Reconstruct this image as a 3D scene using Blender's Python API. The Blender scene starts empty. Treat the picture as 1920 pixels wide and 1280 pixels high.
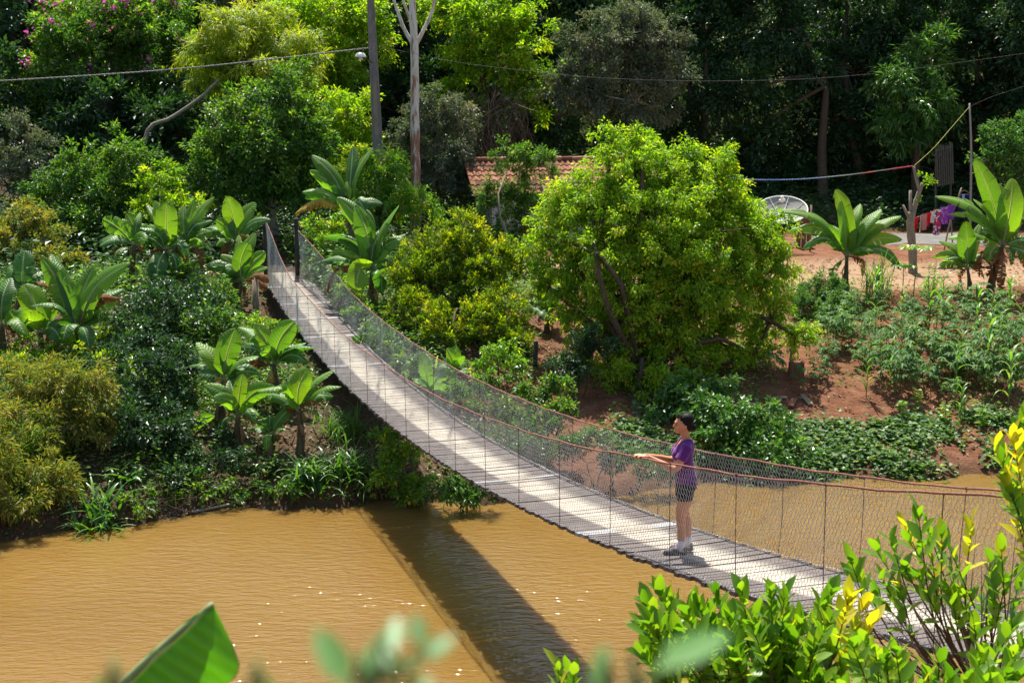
import bpy, math, random
import numpy as np
from mathutils import Vector, Matrix

random.seed(11)
rng = np.random.default_rng(11)
scene = bpy.context.scene
COL = scene.collection

# ------------------------------------------------------------------ camera model
FPX, PITCH, CAMZ = 2500.0, math.radians(10.0), 8.2
CAM = np.array([0.0, 0.0, CAMZ])
FWD = np.array([0.0, math.cos(PITCH), -math.sin(PITCH)])
UPV = np.array([0.0, math.sin(PITCH), math.cos(PITCH)])
RGT = np.array([1.0, 0.0, 0.0])


def at(u, v, d):
    """world point seen at photo pixel (u, v), d metres along the optical axis"""
    return CAM + d * (FWD + RGT * (u - 960) / FPX - UPV * (v - 640) / FPX)


# ------------------------------------------------------------------ small maths
def unit(a):
    a = np.asarray(a, float)
    return a / np.maximum(np.linalg.norm(a, axis=-1, keepdims=True), 1e-9)


def runit(n):
    return unit(rng.normal(size=(n, 3)))


_ph = np.random.default_rng(3).uniform(0, 6.28, (24, 2))
_dr = np.random.default_rng(4).uniform(0, 6.28, 24)


def wob(x, y, k=1.0):
    """cheap smooth noise, about -1..1"""
    s = 0
    for i in range(8):
        f = k * (0.35 * 1.6 ** (i % 5))
        a = _dr[i]
        s = s + np.sin(f * (x * math.cos(a) + y * math.sin(a)) * 2 + _ph[i, 0]) / (1 + 0.7 * (i % 5))
    return s / 3.2


def sstep(a, b, x):
    t = np.clip((x - a) / (b - a), 0, 1)
    return t * t * (3 - 2 * t)


WX = [-70, -30, -16, -9.8, -6.2, -2.4, 0, 5, 11.3, 20, 70]
WY = [8, 17, 22, 24.4, 26.4, 27.0, 27.1, 28.5, 29.1, 30, 33]


def shore(x):
    return np.interp(x, WX, WY) + 0.18 * np.sin(x * 1.9) + 0.1 * np.sin(x * 4.3 + 1)


def hz(x, y):
    """terrain height"""
    x = np.asarray(x, float)
    y = np.asarray(y, float)
    t = y - shore(x)
    left = np.interp(t, [-3, -0.4, 0, 0.5, 2, 5, 9, 12, 18, 27, 36, 60, 120],
                     [-1.6, -0.25, 0, 0.4, 0.85, 1.6, 2.4, 2.95, 3.2, 4.2, 8.5, 22, 27])
    right = np.interp(t, [-3, -0.4, 0, 0.5, 2, 3.5, 5, 7, 10.6, 11.4, 15, 27, 33, 42, 72, 120],
                      [-1.6, -0.2, 0, 0.22, 0.6, 0.98, 1.35, 1.8, 2.2, 2.62, 2.72, 3.0, 4.2, 9, 22, 26])
    w = sstep(-2.0, 3.0, x)
    far = left * (1 - w) + right * w
    near = np.interp(y, [-30, -4, 0, 3, 6, 9.5, 12], [7.5, 6.8, 6.4, 5.5, 3.4, 0, -1.6])
    z = np.where(y < 15, near, far)
    amp = 0.10 * sstep(0.4, 3, t) * (1 + 2.5 * sstep(30, 45, t))
    z = z + amp * wob(x, y, 1.0) + 0.05 * sstep(0.2, 1.5, t) * wob(x, y, 3.1)
    # ground scooped out under the footbridge
    rs = (x - 2.201) * -0.33455 + (y - 14.549) * 0.94238
    rn = np.abs((x - 2.201) * 0.94238 + (y - 14.549) * 0.33455)
    cap = 3.165 - 0.1630 * rs + 0.006 * rs * rs - 0.28 + 0.9 * np.clip(rn - 0.85, 0, 9)
    z = np.where((rs > 6) & (rs < 27.6), np.minimum(z, cap), z)
    # hollow on the upstream side of the abutment
    sn = (x - 2.201) * 0.94238 + (y - 14.549) * 0.33455
    return z - 0.75 * np.exp(-((rs - 24.2) / 2.2) ** 2 - ((sn + 1.3) / 0.9) ** 2)


def gpt(u, v, dmin=20.0, dmax=120.0):
    """where the line of sight through a photo pixel meets the terrain"""
    d = np.linspace(dmin, dmax, 4000)
    P = CAM + d[:, None] * (FWD + RGT * (u - 960) / FPX - UPV * (v - 640) / FPX)
    k = np.argmax(P[:, 2] <= hz(P[:, 0], P[:, 1]))
    return P[k] if k > 0 else P[-1]


def depth_of(P):
    return float((np.asarray(P) - CAM) @ FWD)


# ------------------------------------------------------------------ objects
def tag(o, label=None, cat=None, group=None, kind=None):
    if label:
        o['label'] = label
    if cat:
        o['category'] = cat
    if group:
        o['group'] = group
    if kind:
        o['kind'] = kind
    return o


def empty(name, loc, label, cat, group=None):
    o = bpy.data.objects.new(name, None)
    o.empty_display_size = 0.2
    o.location = Vector(loc)
    COL.objects.link(o)
    return tag(o, label, cat, group)


def np_mesh(name, V, faces, mats, tint=None, uv=None, smooth=False, matidx=None):
    """faces: list of int arrays, each (n, k)"""
    V = np.ascontiguousarray(V, dtype=np.float32)
    me = bpy.data.meshes.new(name)
    nl = sum(f.size for f in faces)
    nf = sum(len(f) for f in faces)
    me.vertices.add(len(V))
    me.vertices.foreach_set('co', V.ravel())
    me.loops.add(nl)
    me.polygons.add(nf)
    li = np.concatenate([np.asarray(f).ravel() for f in faces]).astype(np.int32)
    cnt = np.concatenate([np.full(len(f), f.shape[1]) for f in faces])
    st = np.concatenate([[0], np.cumsum(cnt)[:-1]]).astype(np.int32)
    me.loops.foreach_set('vertex_index', li)
    me.polygons.foreach_set('loop_start', st)
    me.polygons.foreach_set('loop_total', cnt.astype(np.int32))
    if matidx is not None:
        me.polygons.foreach_set('material_index', np.asarray(matidx, dtype=np.int32))
    me.polygons.foreach_set('use_smooth', np.full(nf, bool(smooth)))
    for m in (mats if isinstance(mats, (list, tuple)) else [mats]):
        me.materials.append(m)
    if tint is not None:
        a = me.attributes.new('tint', 'FLOAT', 'POINT')
        a.data.foreach_set('value', np.ascontiguousarray(tint, dtype=np.float32))
    if uv is not None:
        u = me.uv_layers.new(name='UVMap')
        u.data.foreach_set('uv', np.ascontiguousarray(np.asarray(uv, np.float32)[li]).ravel())
    me.update(calc_edges=True)
    me.validate()
    return me


def obj(name, me, parent=None, loc=None):
    o = bpy.data.objects.new(name, me)
    COL.objects.link(o)
    if parent is not None:
        o.parent = parent
    if loc is not None:
        o.location = Vector(loc)
    return o


class MB:
    """collects shapes into one mesh"""

    def __init__(s, origin=(0, 0, 0)):
        s.V, s.F, s.M, s.T, s.UV, s.n = [], [], [], [], [], 0
        s.o = np.asarray(origin, float)

    def add(s, V, F, m=0, t=0.5, uv=None):
        V = np.asarray(V, float) - s.o
        s.V.append(V)
        for f in F:
            s.F.append([i + s.n for i in f])
            s.M.append(m)
        s.T.append(np.full(len(V), t) if np.isscalar(t) else np.asarray(t))
        s.UV.append(np.zeros((len(V), 2)) if uv is None else np.asarray(uv))
        s.n += len(V)
        return s

    def tube(s, pts, r, k=6, m=0, t=0.5, caps=True):
        pts = np.asarray(pts, float)
        n = len(pts)
        r = np.full(n, r) if np.isscalar(r) else np.asarray(r, float)
        T = unit(np.gradient(pts, axis=0))
        ref = np.array([0, 0, 1.0]) if abs(T[0][2]) < 0.9 else np.array([1.0, 0, 0])
        A = unit(np.cross(T, ref))
        for i in range(1, n):
            if A[i] @ A[i - 1] < 0:
                A[i] = -A[i]
        B = np.cross(T, A)
        an = np.arange(k) * 2 * math.pi / k
        V = (pts[:, None, :] + r[:, None, None] * (np.cos(an)[None, :, None] * A[:, None, :] + np.sin(an)[None, :, None] * B[:, None, :])).reshape(-1, 3)
        F = []
        for i in range(n - 1):
            for j in range(k):
                a, b = i * k + j, i * k + (j + 1) % k
                F.append([a, b, b + k, a + k])
        if caps:
            F.append(list(range(k))[::-1])
            F.append([(n - 1) * k + j for j in range(k)])
        L = np.concatenate([[0], np.cumsum(np.linalg.norm(np.diff(pts, axis=0), axis=1))])
        uv = np.stack([np.tile(np.arange(k) / k, n), np.repeat(L, k)], 1)
        return s.add(V, F, m, t, uv)

    def box(s, c, size, ax=None, m=0, t=0.5):
        """ax: 3 row vectors (unit axes)"""
        ax = np.eye(3) if ax is None else np.asarray(ax, float)
        h = np.asarray(size, float) / 2
        sg = np.array([[x, y, z] for x in (-1, 1) for y in (-1, 1) for z in (-1, 1)], float)
        V = np.asarray(c, float) + (sg * h) @ ax
        F = [[0, 1, 3, 2], [4, 6, 7, 5], [0, 4, 5, 1], [2, 3, 7, 6], [0, 2, 6, 4], [1, 5, 7, 3]]
        return s.add(V, F, m, t)

    def sphere(s, c, r, n=10, k=14, m=0, t=0.5, ax=None):
        ax = np.eye(3) if ax is None else np.asarray(ax, float)
        r = np.full(3, r) if np.isscalar(r) else np.asarray(r, float)
        V = [[0, 0, 1.0]]
        for i in range(1, n):
            a = math.pi * i / n
            for j in range(k):
                b = 2 * math.pi * j / k
                V.append([math.sin(a) * math.cos(b), math.sin(a) * math.sin(b), math.cos(a)])
        V.append([0, 0, -1.0])
        F = [[0, 1 + j, 1 + (j + 1) % k] for j in range(k)]
        for i in range(n - 2):
            for j in range(k):
                a, b = 1 + i * k + j, 1 + i * k + (j + 1) % k
                F.append([a, a + k, b + k, b])
        e = len(V) - 1
        F += [[e, e - k + (j + 1) % k, e - k + j] for j in range(k)]
        return s.add(np.asarray(c, float) + (np.asarray(V) * r) @ ax, F, m, t)

    def mesh(s, name, mats, smooth=False):
        V = np.concatenate(s.V)
        by = {}
        for f, m in zip(s.F, s.M):
            by.setdefault(len(f), []).append((f, m))
        faces, mi = [], []
        for kk, lst in by.items():
            faces.append(np.array([f for f, _ in lst]))
            mi += [m for _, m in lst]
        return np_mesh(name, V, faces, mats, np.concatenate(s.T), np.concatenate(s.UV), smooth, mi)

    def build(s, name, mats, parent=None, smooth=False, loc=None):
        return obj(name, s.mesh(name, mats, smooth), parent, loc)


def curve(pts, n=12):
    """smooth interpolation through points (Catmull-Rom)"""
    P = np.asarray(pts, float)
    if len(P) < 3:
        t = np.linspace(0, 1, n)[:, None]
        return P[0] * (1 - t) + P[-1] * t
    Q = np.vstack([2 * P[0] - P[1], P, 2 * P[-1] - P[-2]])
    out = []
    seg = len(P) - 1
    for x in np.linspace(0, seg - 1e-6, n):
        i = int(x)
        t = x - i
        a, b, c, d = Q[i], Q[i + 1], Q[i + 2], Q[i + 3]
        out.append(0.5 * (2 * b + (c - a) * t + (2 * a - 5 * b + 4 * c - d) * t * t + (3 * b - a - 3 * c + d) * t ** 3))
    return np.array(out)


# ------------------------------------------------------------------ materials
class NT:
    def __init__(s, name):
        s.m = bpy.data.materials.new(name)
        s.m.use_nodes = True
        s.t = s.m.node_tree
        s.t.nodes.clear()
        s.out = s.n('ShaderNodeOutputMaterial')

    def n(s, typ, ins=None, **kw):
        nd = s.t.nodes.new(typ)
        for k, v in kw.items():
            setattr(nd, k, v)
        for k, v in (ins or {}).items():
            if isinstance(v, bpy.types.NodeSocket):
                s.t.links.new(v, nd.inputs[k])
            elif isinstance(v, bpy.types.Node):
                s.t.links.new(v.outputs[0], nd.inputs[k])
            else:
                if isinstance(v, (tuple, list)) and len(v) == 3 and nd.inputs[k].type == 'RGBA':
                    v = (*v, 1)
                nd.inputs[k].default_value = v
        return nd

    def ramp(s, fac, stops, interp='LINEAR'):
        r = s.n('ShaderNodeValToRGB', {'Fac': fac})
        r.color_ramp.interpolation = interp
        el = r.color_ramp.elements
        while len(el) < len(stops):
            el.new(0.5)
        for e, (p, c) in zip(el, stops):
            e.position = p
            e.color = (*c, 1) if len(c) == 3 else c
        return r

    def mix(s, fac, a, b, blend='MIX'):
        return s.n('ShaderNodeMixRGB', {'Fac': fac, 'Color1': a, 'Color2': b}, blend_type=blend)

    def math(s, op, a, b=None, c=None):
        ins = {0: a}
        if b is not None:
            ins[1] = b
        if c is not None:
            ins[2] = c
        return s.n('ShaderNodeMath', ins, operation=op)

    def noise(s, vec, scale, detail=3.0, rough=0.55, **kw):
        ins = {'Scale': scale, 'Detail': detail, 'Roughness': rough}
        if vec is not None:
            ins['Vector'] = vec
        return s.n('ShaderNodeTexNoise', ins, **kw)

    def surf(s, sh):
        s.t.links.new(sh.outputs[0], s.out.inputs['Surface'])
        return s.m


def obco(t, scale=(1, 1, 1)):
    tc = t.n('ShaderNodeTexCoord')
    return t.n('ShaderNodeMapping', {'Vector': tc.outputs['Object'], 'Scale': scale})


def leaf_mat(name, stops, trans=0.4, rough=0.42, spec=0.4, tmul=(1.5, 1.6, 0.5)):
    t = NT(name)
    a = t.n('ShaderNodeAttribute', attribute_name='tint')
    c = t.ramp(a.outputs['Fac'], stops)
    p = t.n('ShaderNodeBsdfPrincipled', {'Base Color': c.outputs[0], 'Roughness': rough, 'Specular IOR Level': spec})
    tc = t.mix(1.0, c.outputs[0], (*tmul, 1), 'MULTIPLY')
    tr = t.n('ShaderNodeBsdfTranslucent', {'Color': tc})
    return t.surf(t.n('ShaderNodeMixShader', {0: trans, 1: p, 2: tr}))


def plain(name, col, rough=0.7, spec=0.3, metal=0.0, var=0.25, scale=8.0, stretch=(1, 1, 1), bump=0.0, col2=None):
    t = NT(name)
    v = obco(t, stretch)
    nz = t.noise(v, scale, 5.0, 0.6)
    c2 = col2 if col2 else tuple(x * (1 - var) for x in col)
    c = t.ramp(nz.outputs[0], [(0.32, c2), (0.68, col)])
    p = t.n('ShaderNodeBsdfPrincipled', {'Base Color': c.outputs[0], 'Roughness': rough, 'Specular IOR Level': spec, 'Metallic': metal})
    if bump:
        b = t.n('ShaderNodeBump', {'Height': nz.outputs[0], 'Strength': bump, 'Distance': 0.02})
        t.t.links.new(b.outputs[0], p.inputs['Normal'])
    return t.surf(p)


M = {}
# leaves: per-leaf colour comes from the leaf's own 'tint'
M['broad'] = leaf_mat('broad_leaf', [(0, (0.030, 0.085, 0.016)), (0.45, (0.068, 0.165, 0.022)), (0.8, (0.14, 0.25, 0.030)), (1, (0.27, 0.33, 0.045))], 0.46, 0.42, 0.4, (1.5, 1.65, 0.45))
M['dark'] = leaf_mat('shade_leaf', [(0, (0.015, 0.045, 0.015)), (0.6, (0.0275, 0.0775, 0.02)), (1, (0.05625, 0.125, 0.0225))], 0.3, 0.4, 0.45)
M['grey'] = leaf_mat('silver_leaf', [(0, (0.0675, 0.1013, 0.0513)), (0.6, (0.1283, 0.1688, 0.0945)), (1, (0.2295, 0.189, 0.108))], 0.3, 0.5, 0.4, (1.3, 1.4, 0.7))
M['lime'] = leaf_mat('feathery_leaf', [(0, (0.17, 0.26, 0.02)), (0.6, (0.30, 0.40, 0.025)), (1, (0.48, 0.44, 0.04))], 0.55, 0.5, 0.3, (1.4, 1.4, 0.35))
M['bright'] = leaf_mat('bright_leaf', [(0, (0.085, 0.20, 0.010)), (0.45, (0.225, 0.36, 0.017)), (0.92, (0.36, 0.46, 0.024)), (1, (0.58, 0.48, 0.04))], 0.55, 0.45, 0.35, (1.45, 1.6, 0.35))
M['gold'] = leaf_mat('golden_leaf', [(0, (0.045, 0.1125, 0.012)), (0.5, (0.1125, 0.2025, 0.015)), (0.8, (0.3, 0.36, 0.0225)), (1, (0.57, 0.51, 0.03))], 0.50, 0.38, 0.4, (1.4, 1.4, 0.3))
M['olive'] = leaf_mat('olive_leaf', [(0, (0.09, 0.16, 0.025)), (0.5, (0.20, 0.235, 0.042)), (0.85, (0.36, 0.31, 0.06)), (1, (0.42, 0.30, 0.07))], 0.45, 0.5, 0.3, (1.3, 1.3, 0.4))
M['fresh'] = leaf_mat('young_leaf', [(0, (0.09, 0.21, 0.024)), (0.6, (0.165, 0.315, 0.03)), (0.9, (0.285, 0.375, 0.03)), (1, (0.75, 0.54, 0.03))], 0.52, 0.36, 0.5, (1.6, 1.7, 0.4))
M['blue'] = leaf_mat('bluegreen_leaf', [(0, (0.045, 0.12, 0.03)), (0.6, (0.085, 0.19, 0.045)), (1, (0.16, 0.27, 0.06))], 0.4, 0.52, 0.22, (1.4, 1.6, 0.5))
M['strap'] = leaf_mat('strap_leaf', [(0, (0.033, 0.0975, 0.018)), (0.6, (0.075, 0.195, 0.027)), (1, (0.165, 0.285, 0.045))], 0.35, 0.36, 0.5)
M['reed'] = leaf_mat('reed_leaf', [(0, (0.075, 0.195, 0.024)), (0.7, (0.15, 0.315, 0.0375)), (1, (0.33, 0.375, 0.09))], 0.4, 0.4, 0.4)
M['dry'] = leaf_mat('dry_leaf', [(0, (0.12, 0.075, 0.035)), (0.6, (0.24, 0.17, 0.09)), (1, (0.40, 0.31, 0.19))], 0.15, 0.7, 0.2, (1.2, 1.0, 0.7))
M['twigs'] = leaf_mat('dry_twig', [(0, (0.05, 0.038, 0.022)), (0.6, (0.11, 0.085, 0.05)), (1, (0.20, 0.16, 0.10))], 0.1, 0.8, 0.2, (1, 1, 0.8))
M['pink'] = leaf_mat('pink_blossom', [(0, (0.55, 0.05, 0.32)), (1, (0.80, 0.16, 0.55))], 0.35, 0.6, 0.2, (1, 1, 1))
M['white_petal'] = leaf_mat('white_blossom', [(0, (0.65, 0.66, 0.55)), (1, (0.8, 0.8, 0.74))], 0.25, 0.6, 0.2, (1, 1, 1))
M['bark'] = plain('bark', (0.13, 0.095, 0.06), 0.9, 0.1, var=0.6, scale=9, stretch=(3, 3, 0.7), bump=0.6)
M['bark_pale'] = plain('pale_bark', (0.30, 0.25, 0.18), 0.9, 0.1, var=0.5, scale=9, stretch=(3, 3, 0.7), bump=0.5)
M['twig_grey'] = plain('grey_twig', (0.36, 0.33, 0.28), 0.85, 0.1, var=0.4, scale=30, bump=0.3)
M['twig_brown'] = plain('brown_twig', (0.13, 0.085, 0.045), 0.85, 0.1, var=0.4, scale=30)
M['stem_green'] = plain('green_stem', (0.16, 0.22, 0.06), 0.6, 0.3, var=0.35, scale=12)
M['rust'] = plain('rusty_steel', (0.30, 0.125, 0.09), 0.75, 0.25, var=0.45, scale=25, col2=(0.15, 0.06, 0.04))
M['rustdark'] = plain('dark_rust', (0.13, 0.075, 0.055), 0.8, 0.2, var=0.5, scale=25)
M['zinc'] = plain('weathered_zinc', (0.62, 0.61, 0.57), 0.55, 0.5, metal=0.1, var=0.35, scale=3)
M['woodpost'] = plain('weathered_post', (0.30, 0.23, 0.15), 0.9, 0.1, var=0.5, scale=10, stretch=(4, 4, 0.5), bump=0.5)
M['darkpost'] = plain('dark_post', (0.06, 0.05, 0.045), 0.85, 0.2, var=0.4, scale=10, bump=0.4)
M['concrete'] = plain('pole_concrete', (0.22, 0.195, 0.165), 0.9, 0.2, var=0.4, scale=5, stretch=(2, 2, 0.6), bump=0.3)
M['white'] = plain('white_paint', (0.78, 0.77, 0.72), 0.5, 0.4, var=0.08)
M['plaster'] = plain('grey_plaster', (0.50, 0.47, 0.42), 0.9, 0.1, var=0.2, scale=4)
M['slat'] = plain('grey_slat', (0.13, 0.115, 0.09), 0.85, 0.1, var=0.4, scale=10, stretch=(3, 3, 0.5))
M['stone'] = plain('pale_stone', (0.5, 0.46, 0.40), 0.9, 0.1, var=0.4, scale=9, bump=0.5)
M['oldwood'] = plain('old_board', (0.25, 0.12, 0.07), 0.9, 0.1, var=0.5, scale=8, stretch=(3, 3, 0.6), bump=0.5)
# ------------------------------------------------------------------ terrain, water, light, camera
def soil_material():
    t = NT('bank_soil')
    tc = t.n('ShaderNodeTexCoord')
    co = tc.outputs['Object']
    sep = t.n('ShaderNodeSeparateXYZ', {0: co})
    big = t.noise(co, 0.5, 5.0, 0.6)
    mid = t.noise(co, 2.6, 6.0, 0.65)
    fine = t.noise(co, 14.0, 6.0, 0.7)
    red = t.ramp(mid.outputs[0], [(0.28, (0.10, 0.040, 0.020)), (0.5, (0.18, 0.078, 0.040)), (0.72, (0.25, 0.125, 0.068))])
    sand = t.ramp(mid.outputs[0], [(0.3, (0.25, 0.15, 0.085)), (0.7, (0.38, 0.25, 0.15))])
    brown = t.ramp(fine.outputs[0], [(0.3, (0.035, 0.024, 0.014)), (0.55, (0.10, 0.066, 0.038)), (0.75, (0.24, 0.17, 0.10))])
    litter = t.ramp(fine.outputs[0], [(0.3, (0.03, 0.045, 0.012)), (0.55, (0.07, 0.085, 0.02)), (0.75, (0.17, 0.14, 0.06))])
    # garden (right bank) red, yard pale, left bank dark litter, hill green-brown
    xw = t.math('ADD', sep.outputs[0], t.math('MULTIPLY', t.math('SUBTRACT', big.outputs[0], 0.5), 6.0))
    xr = t.n('ShaderNodeMapRange', {0: xw, 1: -1.5, 2: 1.5})
    c = t.mix(xr.outputs[0], brown.outputs[0], red.outputs[0])
    yw = t.math('ADD', sep.outputs[1], t.math('MULTIPLY', t.math('SUBTRACT', mid.outputs[0], 0.5), 3.0))
    ys = t.n('ShaderNodeMapRange', {0: yw, 1: 40.8, 2: 41.6})
    c = t.mix(t.math('MULTIPLY', ys.outputs[0], xr.outputs[0]), c, sand.outputs[0])
    yb = t.n('ShaderNodeMapRange', {0: yw, 1: 45.5, 2: 48.0})
    c = t.mix(t.math('MULTIPLY', yb.outputs[0], xr.outputs[0]), c, red.outputs[0])
    yh = t.n('ShaderNodeMapRange', {0: yw, 1: 55.0, 2: 59.0})
    c = t.mix(yh.outputs[0], c, litter.outputs[0])
    wet = t.n('ShaderNodeMapRange', {0: sep.outputs[2], 1: 0.05, 2: 0.35})
    c = t.mix(wet.outputs[0], t.mix(0.6, c, (0.06, 0.04, 0.022, 1)), c)
    h = t.math('ADD', t.math('MULTIPLY', mid.outputs[0], 2.0), fine.outputs[0])
    b = t.n('ShaderNodeBump', {'Height': h, 'Strength': 0.9, 'Distance': 0.07})
    return t.surf(t.n('ShaderNodeBsdfPrincipled', {'Base Color': c, 'Roughness': 0.95, 'Specular IOR Level': 0.1, 'Normal': b}))


def grid_axis(segs):
    out = []
    for a, b, st in segs:
        out.append(np.arange(a, b, st))
    out.append([segs[-1][1]])
    return np.concatenate(out)


gx = grid_axis([(-90, -24, 3.0), (-24, 26, 0.22), (26, 90, 3.0)])
gy = grid_axis([(-30, 0, 3.0), (0, 22, 0.8), (22, 46, 0.2), (46, 62, 0.5), (62, 170, 3.0)])
GX, GY = np.meshgrid(gx, gy)
GZ = hz(GX, GY)
nx, ny = len(gx), len(gy)
idx = np.arange(nx * ny).reshape(ny, nx)
gf = np.stack([idx[:-1, :-1], idx[:-1, 1:], idx[1:, 1:], idx[1:, :-1]], -1).reshape(-1, 4)
M['soil'] = soil_material()
ground = obj('ground', np_mesh('ground', np.stack([GX, GY, GZ], -1).reshape(-1, 3), [gf], M['soil'], smooth=True))
tag(ground, 'red soil river bank rising to a wooded hill', 'ground', kind='structure')


def water_material():
    t = NT('muddy_water')
    tc = t.n('ShaderNodeTexCoord')
    a = t.n('ShaderNodeMapping', {'Vector': tc.outputs['Object'], 'Scale': (2.9, 7.2, 1), 'Rotation': (0, 0, 0.22)})
    b = t.n('ShaderNodeMapping', {'Vector': tc.outputs['Object'], 'Scale': (6.8, 14.0, 1), 'Rotation': (0, 0, -0.30)})
    c = t.n('ShaderNodeMapping', {'Vector': tc.outputs['Object'], 'Scale': (0.10, 0.22, 1)})
    n1 = t.noise(a, 1.0, 2.0, 0.5)
    n2 = t.noise(b, 1.0, 2.0, 0.55)
    n3 = t.noise(c, 1.0, 3.0, 0.5)
    h = t.math('ADD', t.math('MULTIPLY', n1.outputs[0], 1.0), t.math('MULTIPLY', n2.outputs[0], 0.5))
    st = t.n('ShaderNodeMapRange', {0: n3.outputs[0], 1: 0.3, 2: 0.7, 3: 0.55, 4: 1.0})
    bp = t.n('ShaderNodeBump', {'Height': h, 'Strength': st.outputs[0], 'Distance': 0.039})
    col = t.ramp(n3.outputs[0], [(0.3, (0.158, 0.090, 0.022)), (0.7, (0.190, 0.112, 0.028))])
    return t.surf(t.n('ShaderNodeBsdfPrincipled', {'Base Color': col.outputs[0], 'Roughness': 0.09, 'IOR': 1.333, 'Normal': bp, 'Subsurface Weight': 1.0, 'Subsurface Radius': (1.0, 0.62, 0.25), 'Subsurface Scale': 0.8}))


wv = np.array([[-95, -20, 0], [95, -20, 0], [95, 45, 0], [-95, 45, 0]], float)
M['water'] = water_material()
water = obj('water', np_mesh('water', wv, [np.array([[0, 1, 2, 3]])], M['water']))
tag(water, 'muddy ochre river with small ripples', 'water', kind='structure')

# light
SUN_AZ, SUN_EL = math.radians(-7.0), math.radians(62.0)
sd = bpy.data.lights.new('sun', 'SUN')
sd.energy = 5.0
sd.angle = math.radians(0.53)
sd.color = (1.0, 0.955, 0.88)
so = bpy.data.objects.new('sun', sd)
COL.objects.link(so)
ldir = -Vector((math.sin(SUN_AZ) * math.cos(SUN_EL), math.cos(SUN_AZ) * math.cos(SUN_EL), math.sin(SUN_EL)))
so.rotation_euler = ldir.to_track_quat('-Z', 'Y').to_euler()
so.location = (0, 60, 90)
world = bpy.data.worlds.new('World')
scene.world = world
world.use_nodes = True
wt = world.node_tree
bg = wt.nodes['Background']
sky = wt.nodes.new('ShaderNodeTexSky')
sky.sky_type = 'NISHITA'
sky.sun_disc = False
sky.sun_elevation = SUN_EL
sky.sun_rotation = SUN_AZ
sky.dust_density = 1.5
wt.links.new(sky.outputs[0], bg.inputs['Color'])
bg.inputs['Strength'].default_value = 0.10

cd = bpy.data.cameras.new('camera')
cd.sensor_width = 36.0
cd.lens = 36.0 * FPX / 1920.0
cd.clip_start = 0.05
cd.clip_end = 600
cd.dof.use_dof = True
cd.dof.focus_distance = 17.0
cd.dof.aperture_fstop = 5.0
co_ = bpy.data.objects.new('camera', cd)
COL.objects.link(co_)
co_.location = Vector(CAM)
co_.rotation_euler = (math.pi / 2 - PITCH, 0, 0)
scene.camera = co_

scene.view_settings.view_transform = 'Standard'
scene.view_settings.look = 'None'
scene.view_settings.exposure = 1.1
cy = scene.cycles
cy.max_bounces = 7
cy.diffuse_bounces = 3
cy.glossy_bounces = 3
cy.transmission_bounces = 4
cy.transparent_max_bounces = 8
cy.caustics_reflective = False
cy.caustics_refractive = False
cy.sample_clamp_indirect = 4.0
# ------------------------------------------------------------------ suspension bridge
B0 = np.array([2.201, 14.549])
BA = np.array([-0.33455, 0.94238])      # along, towards the far bank
BN = np.array([0.94238, 0.33455])       # to the right


def deck_z(s):
    s = np.asarray(s, float)
    z = 3.165 - 0.1630 * s + 0.00600 * s * s
    e = 27.8
    ze = 3.165 - 0.1630 * 25.5 + 0.006 * 25.5 ** 2
    return np.where(s > 25.5, ze + (s - 25.5) * 0.10, z)


def rail_h(s, side):
    s = np.asarray(s, float)
    lo = 1.13 + 0.0006 * (s - 8) ** 2 if side < 0 else 1.02 - 0.004 * s
    return np.where(s > 22, lo + (s - 22) * 0.09, lo)


def bp(s, n, z):
    s, n, z = np.broadcast_arrays(np.asarray(s, float), n, z)
    return np.concatenate([(B0 + s[..., None] * BA + n[..., None] * BN), z[..., None]], -1)


def taper(s, side):
    s = np.asarray(s)
    pull = 0.085 * np.exp(-((s - 0.2) / 1.3) ** 2) if side < 0 else 0.0      # the rail drawn in where it is held
    return np.clip((s - 22.5) / 5.0, 0, 1) ** 1.5 * (0.27 if side > 0 else 0.20) + pull


S0, S1 = -11.6, 27.9
borigin = bp(S1, 0, deck_z(S1))
bridge = empty('suspension_bridge', borigin, 'narrow wooden plank footbridge with rusty rails and wire mesh sides sagging over the river', 'footbridge')


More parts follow.
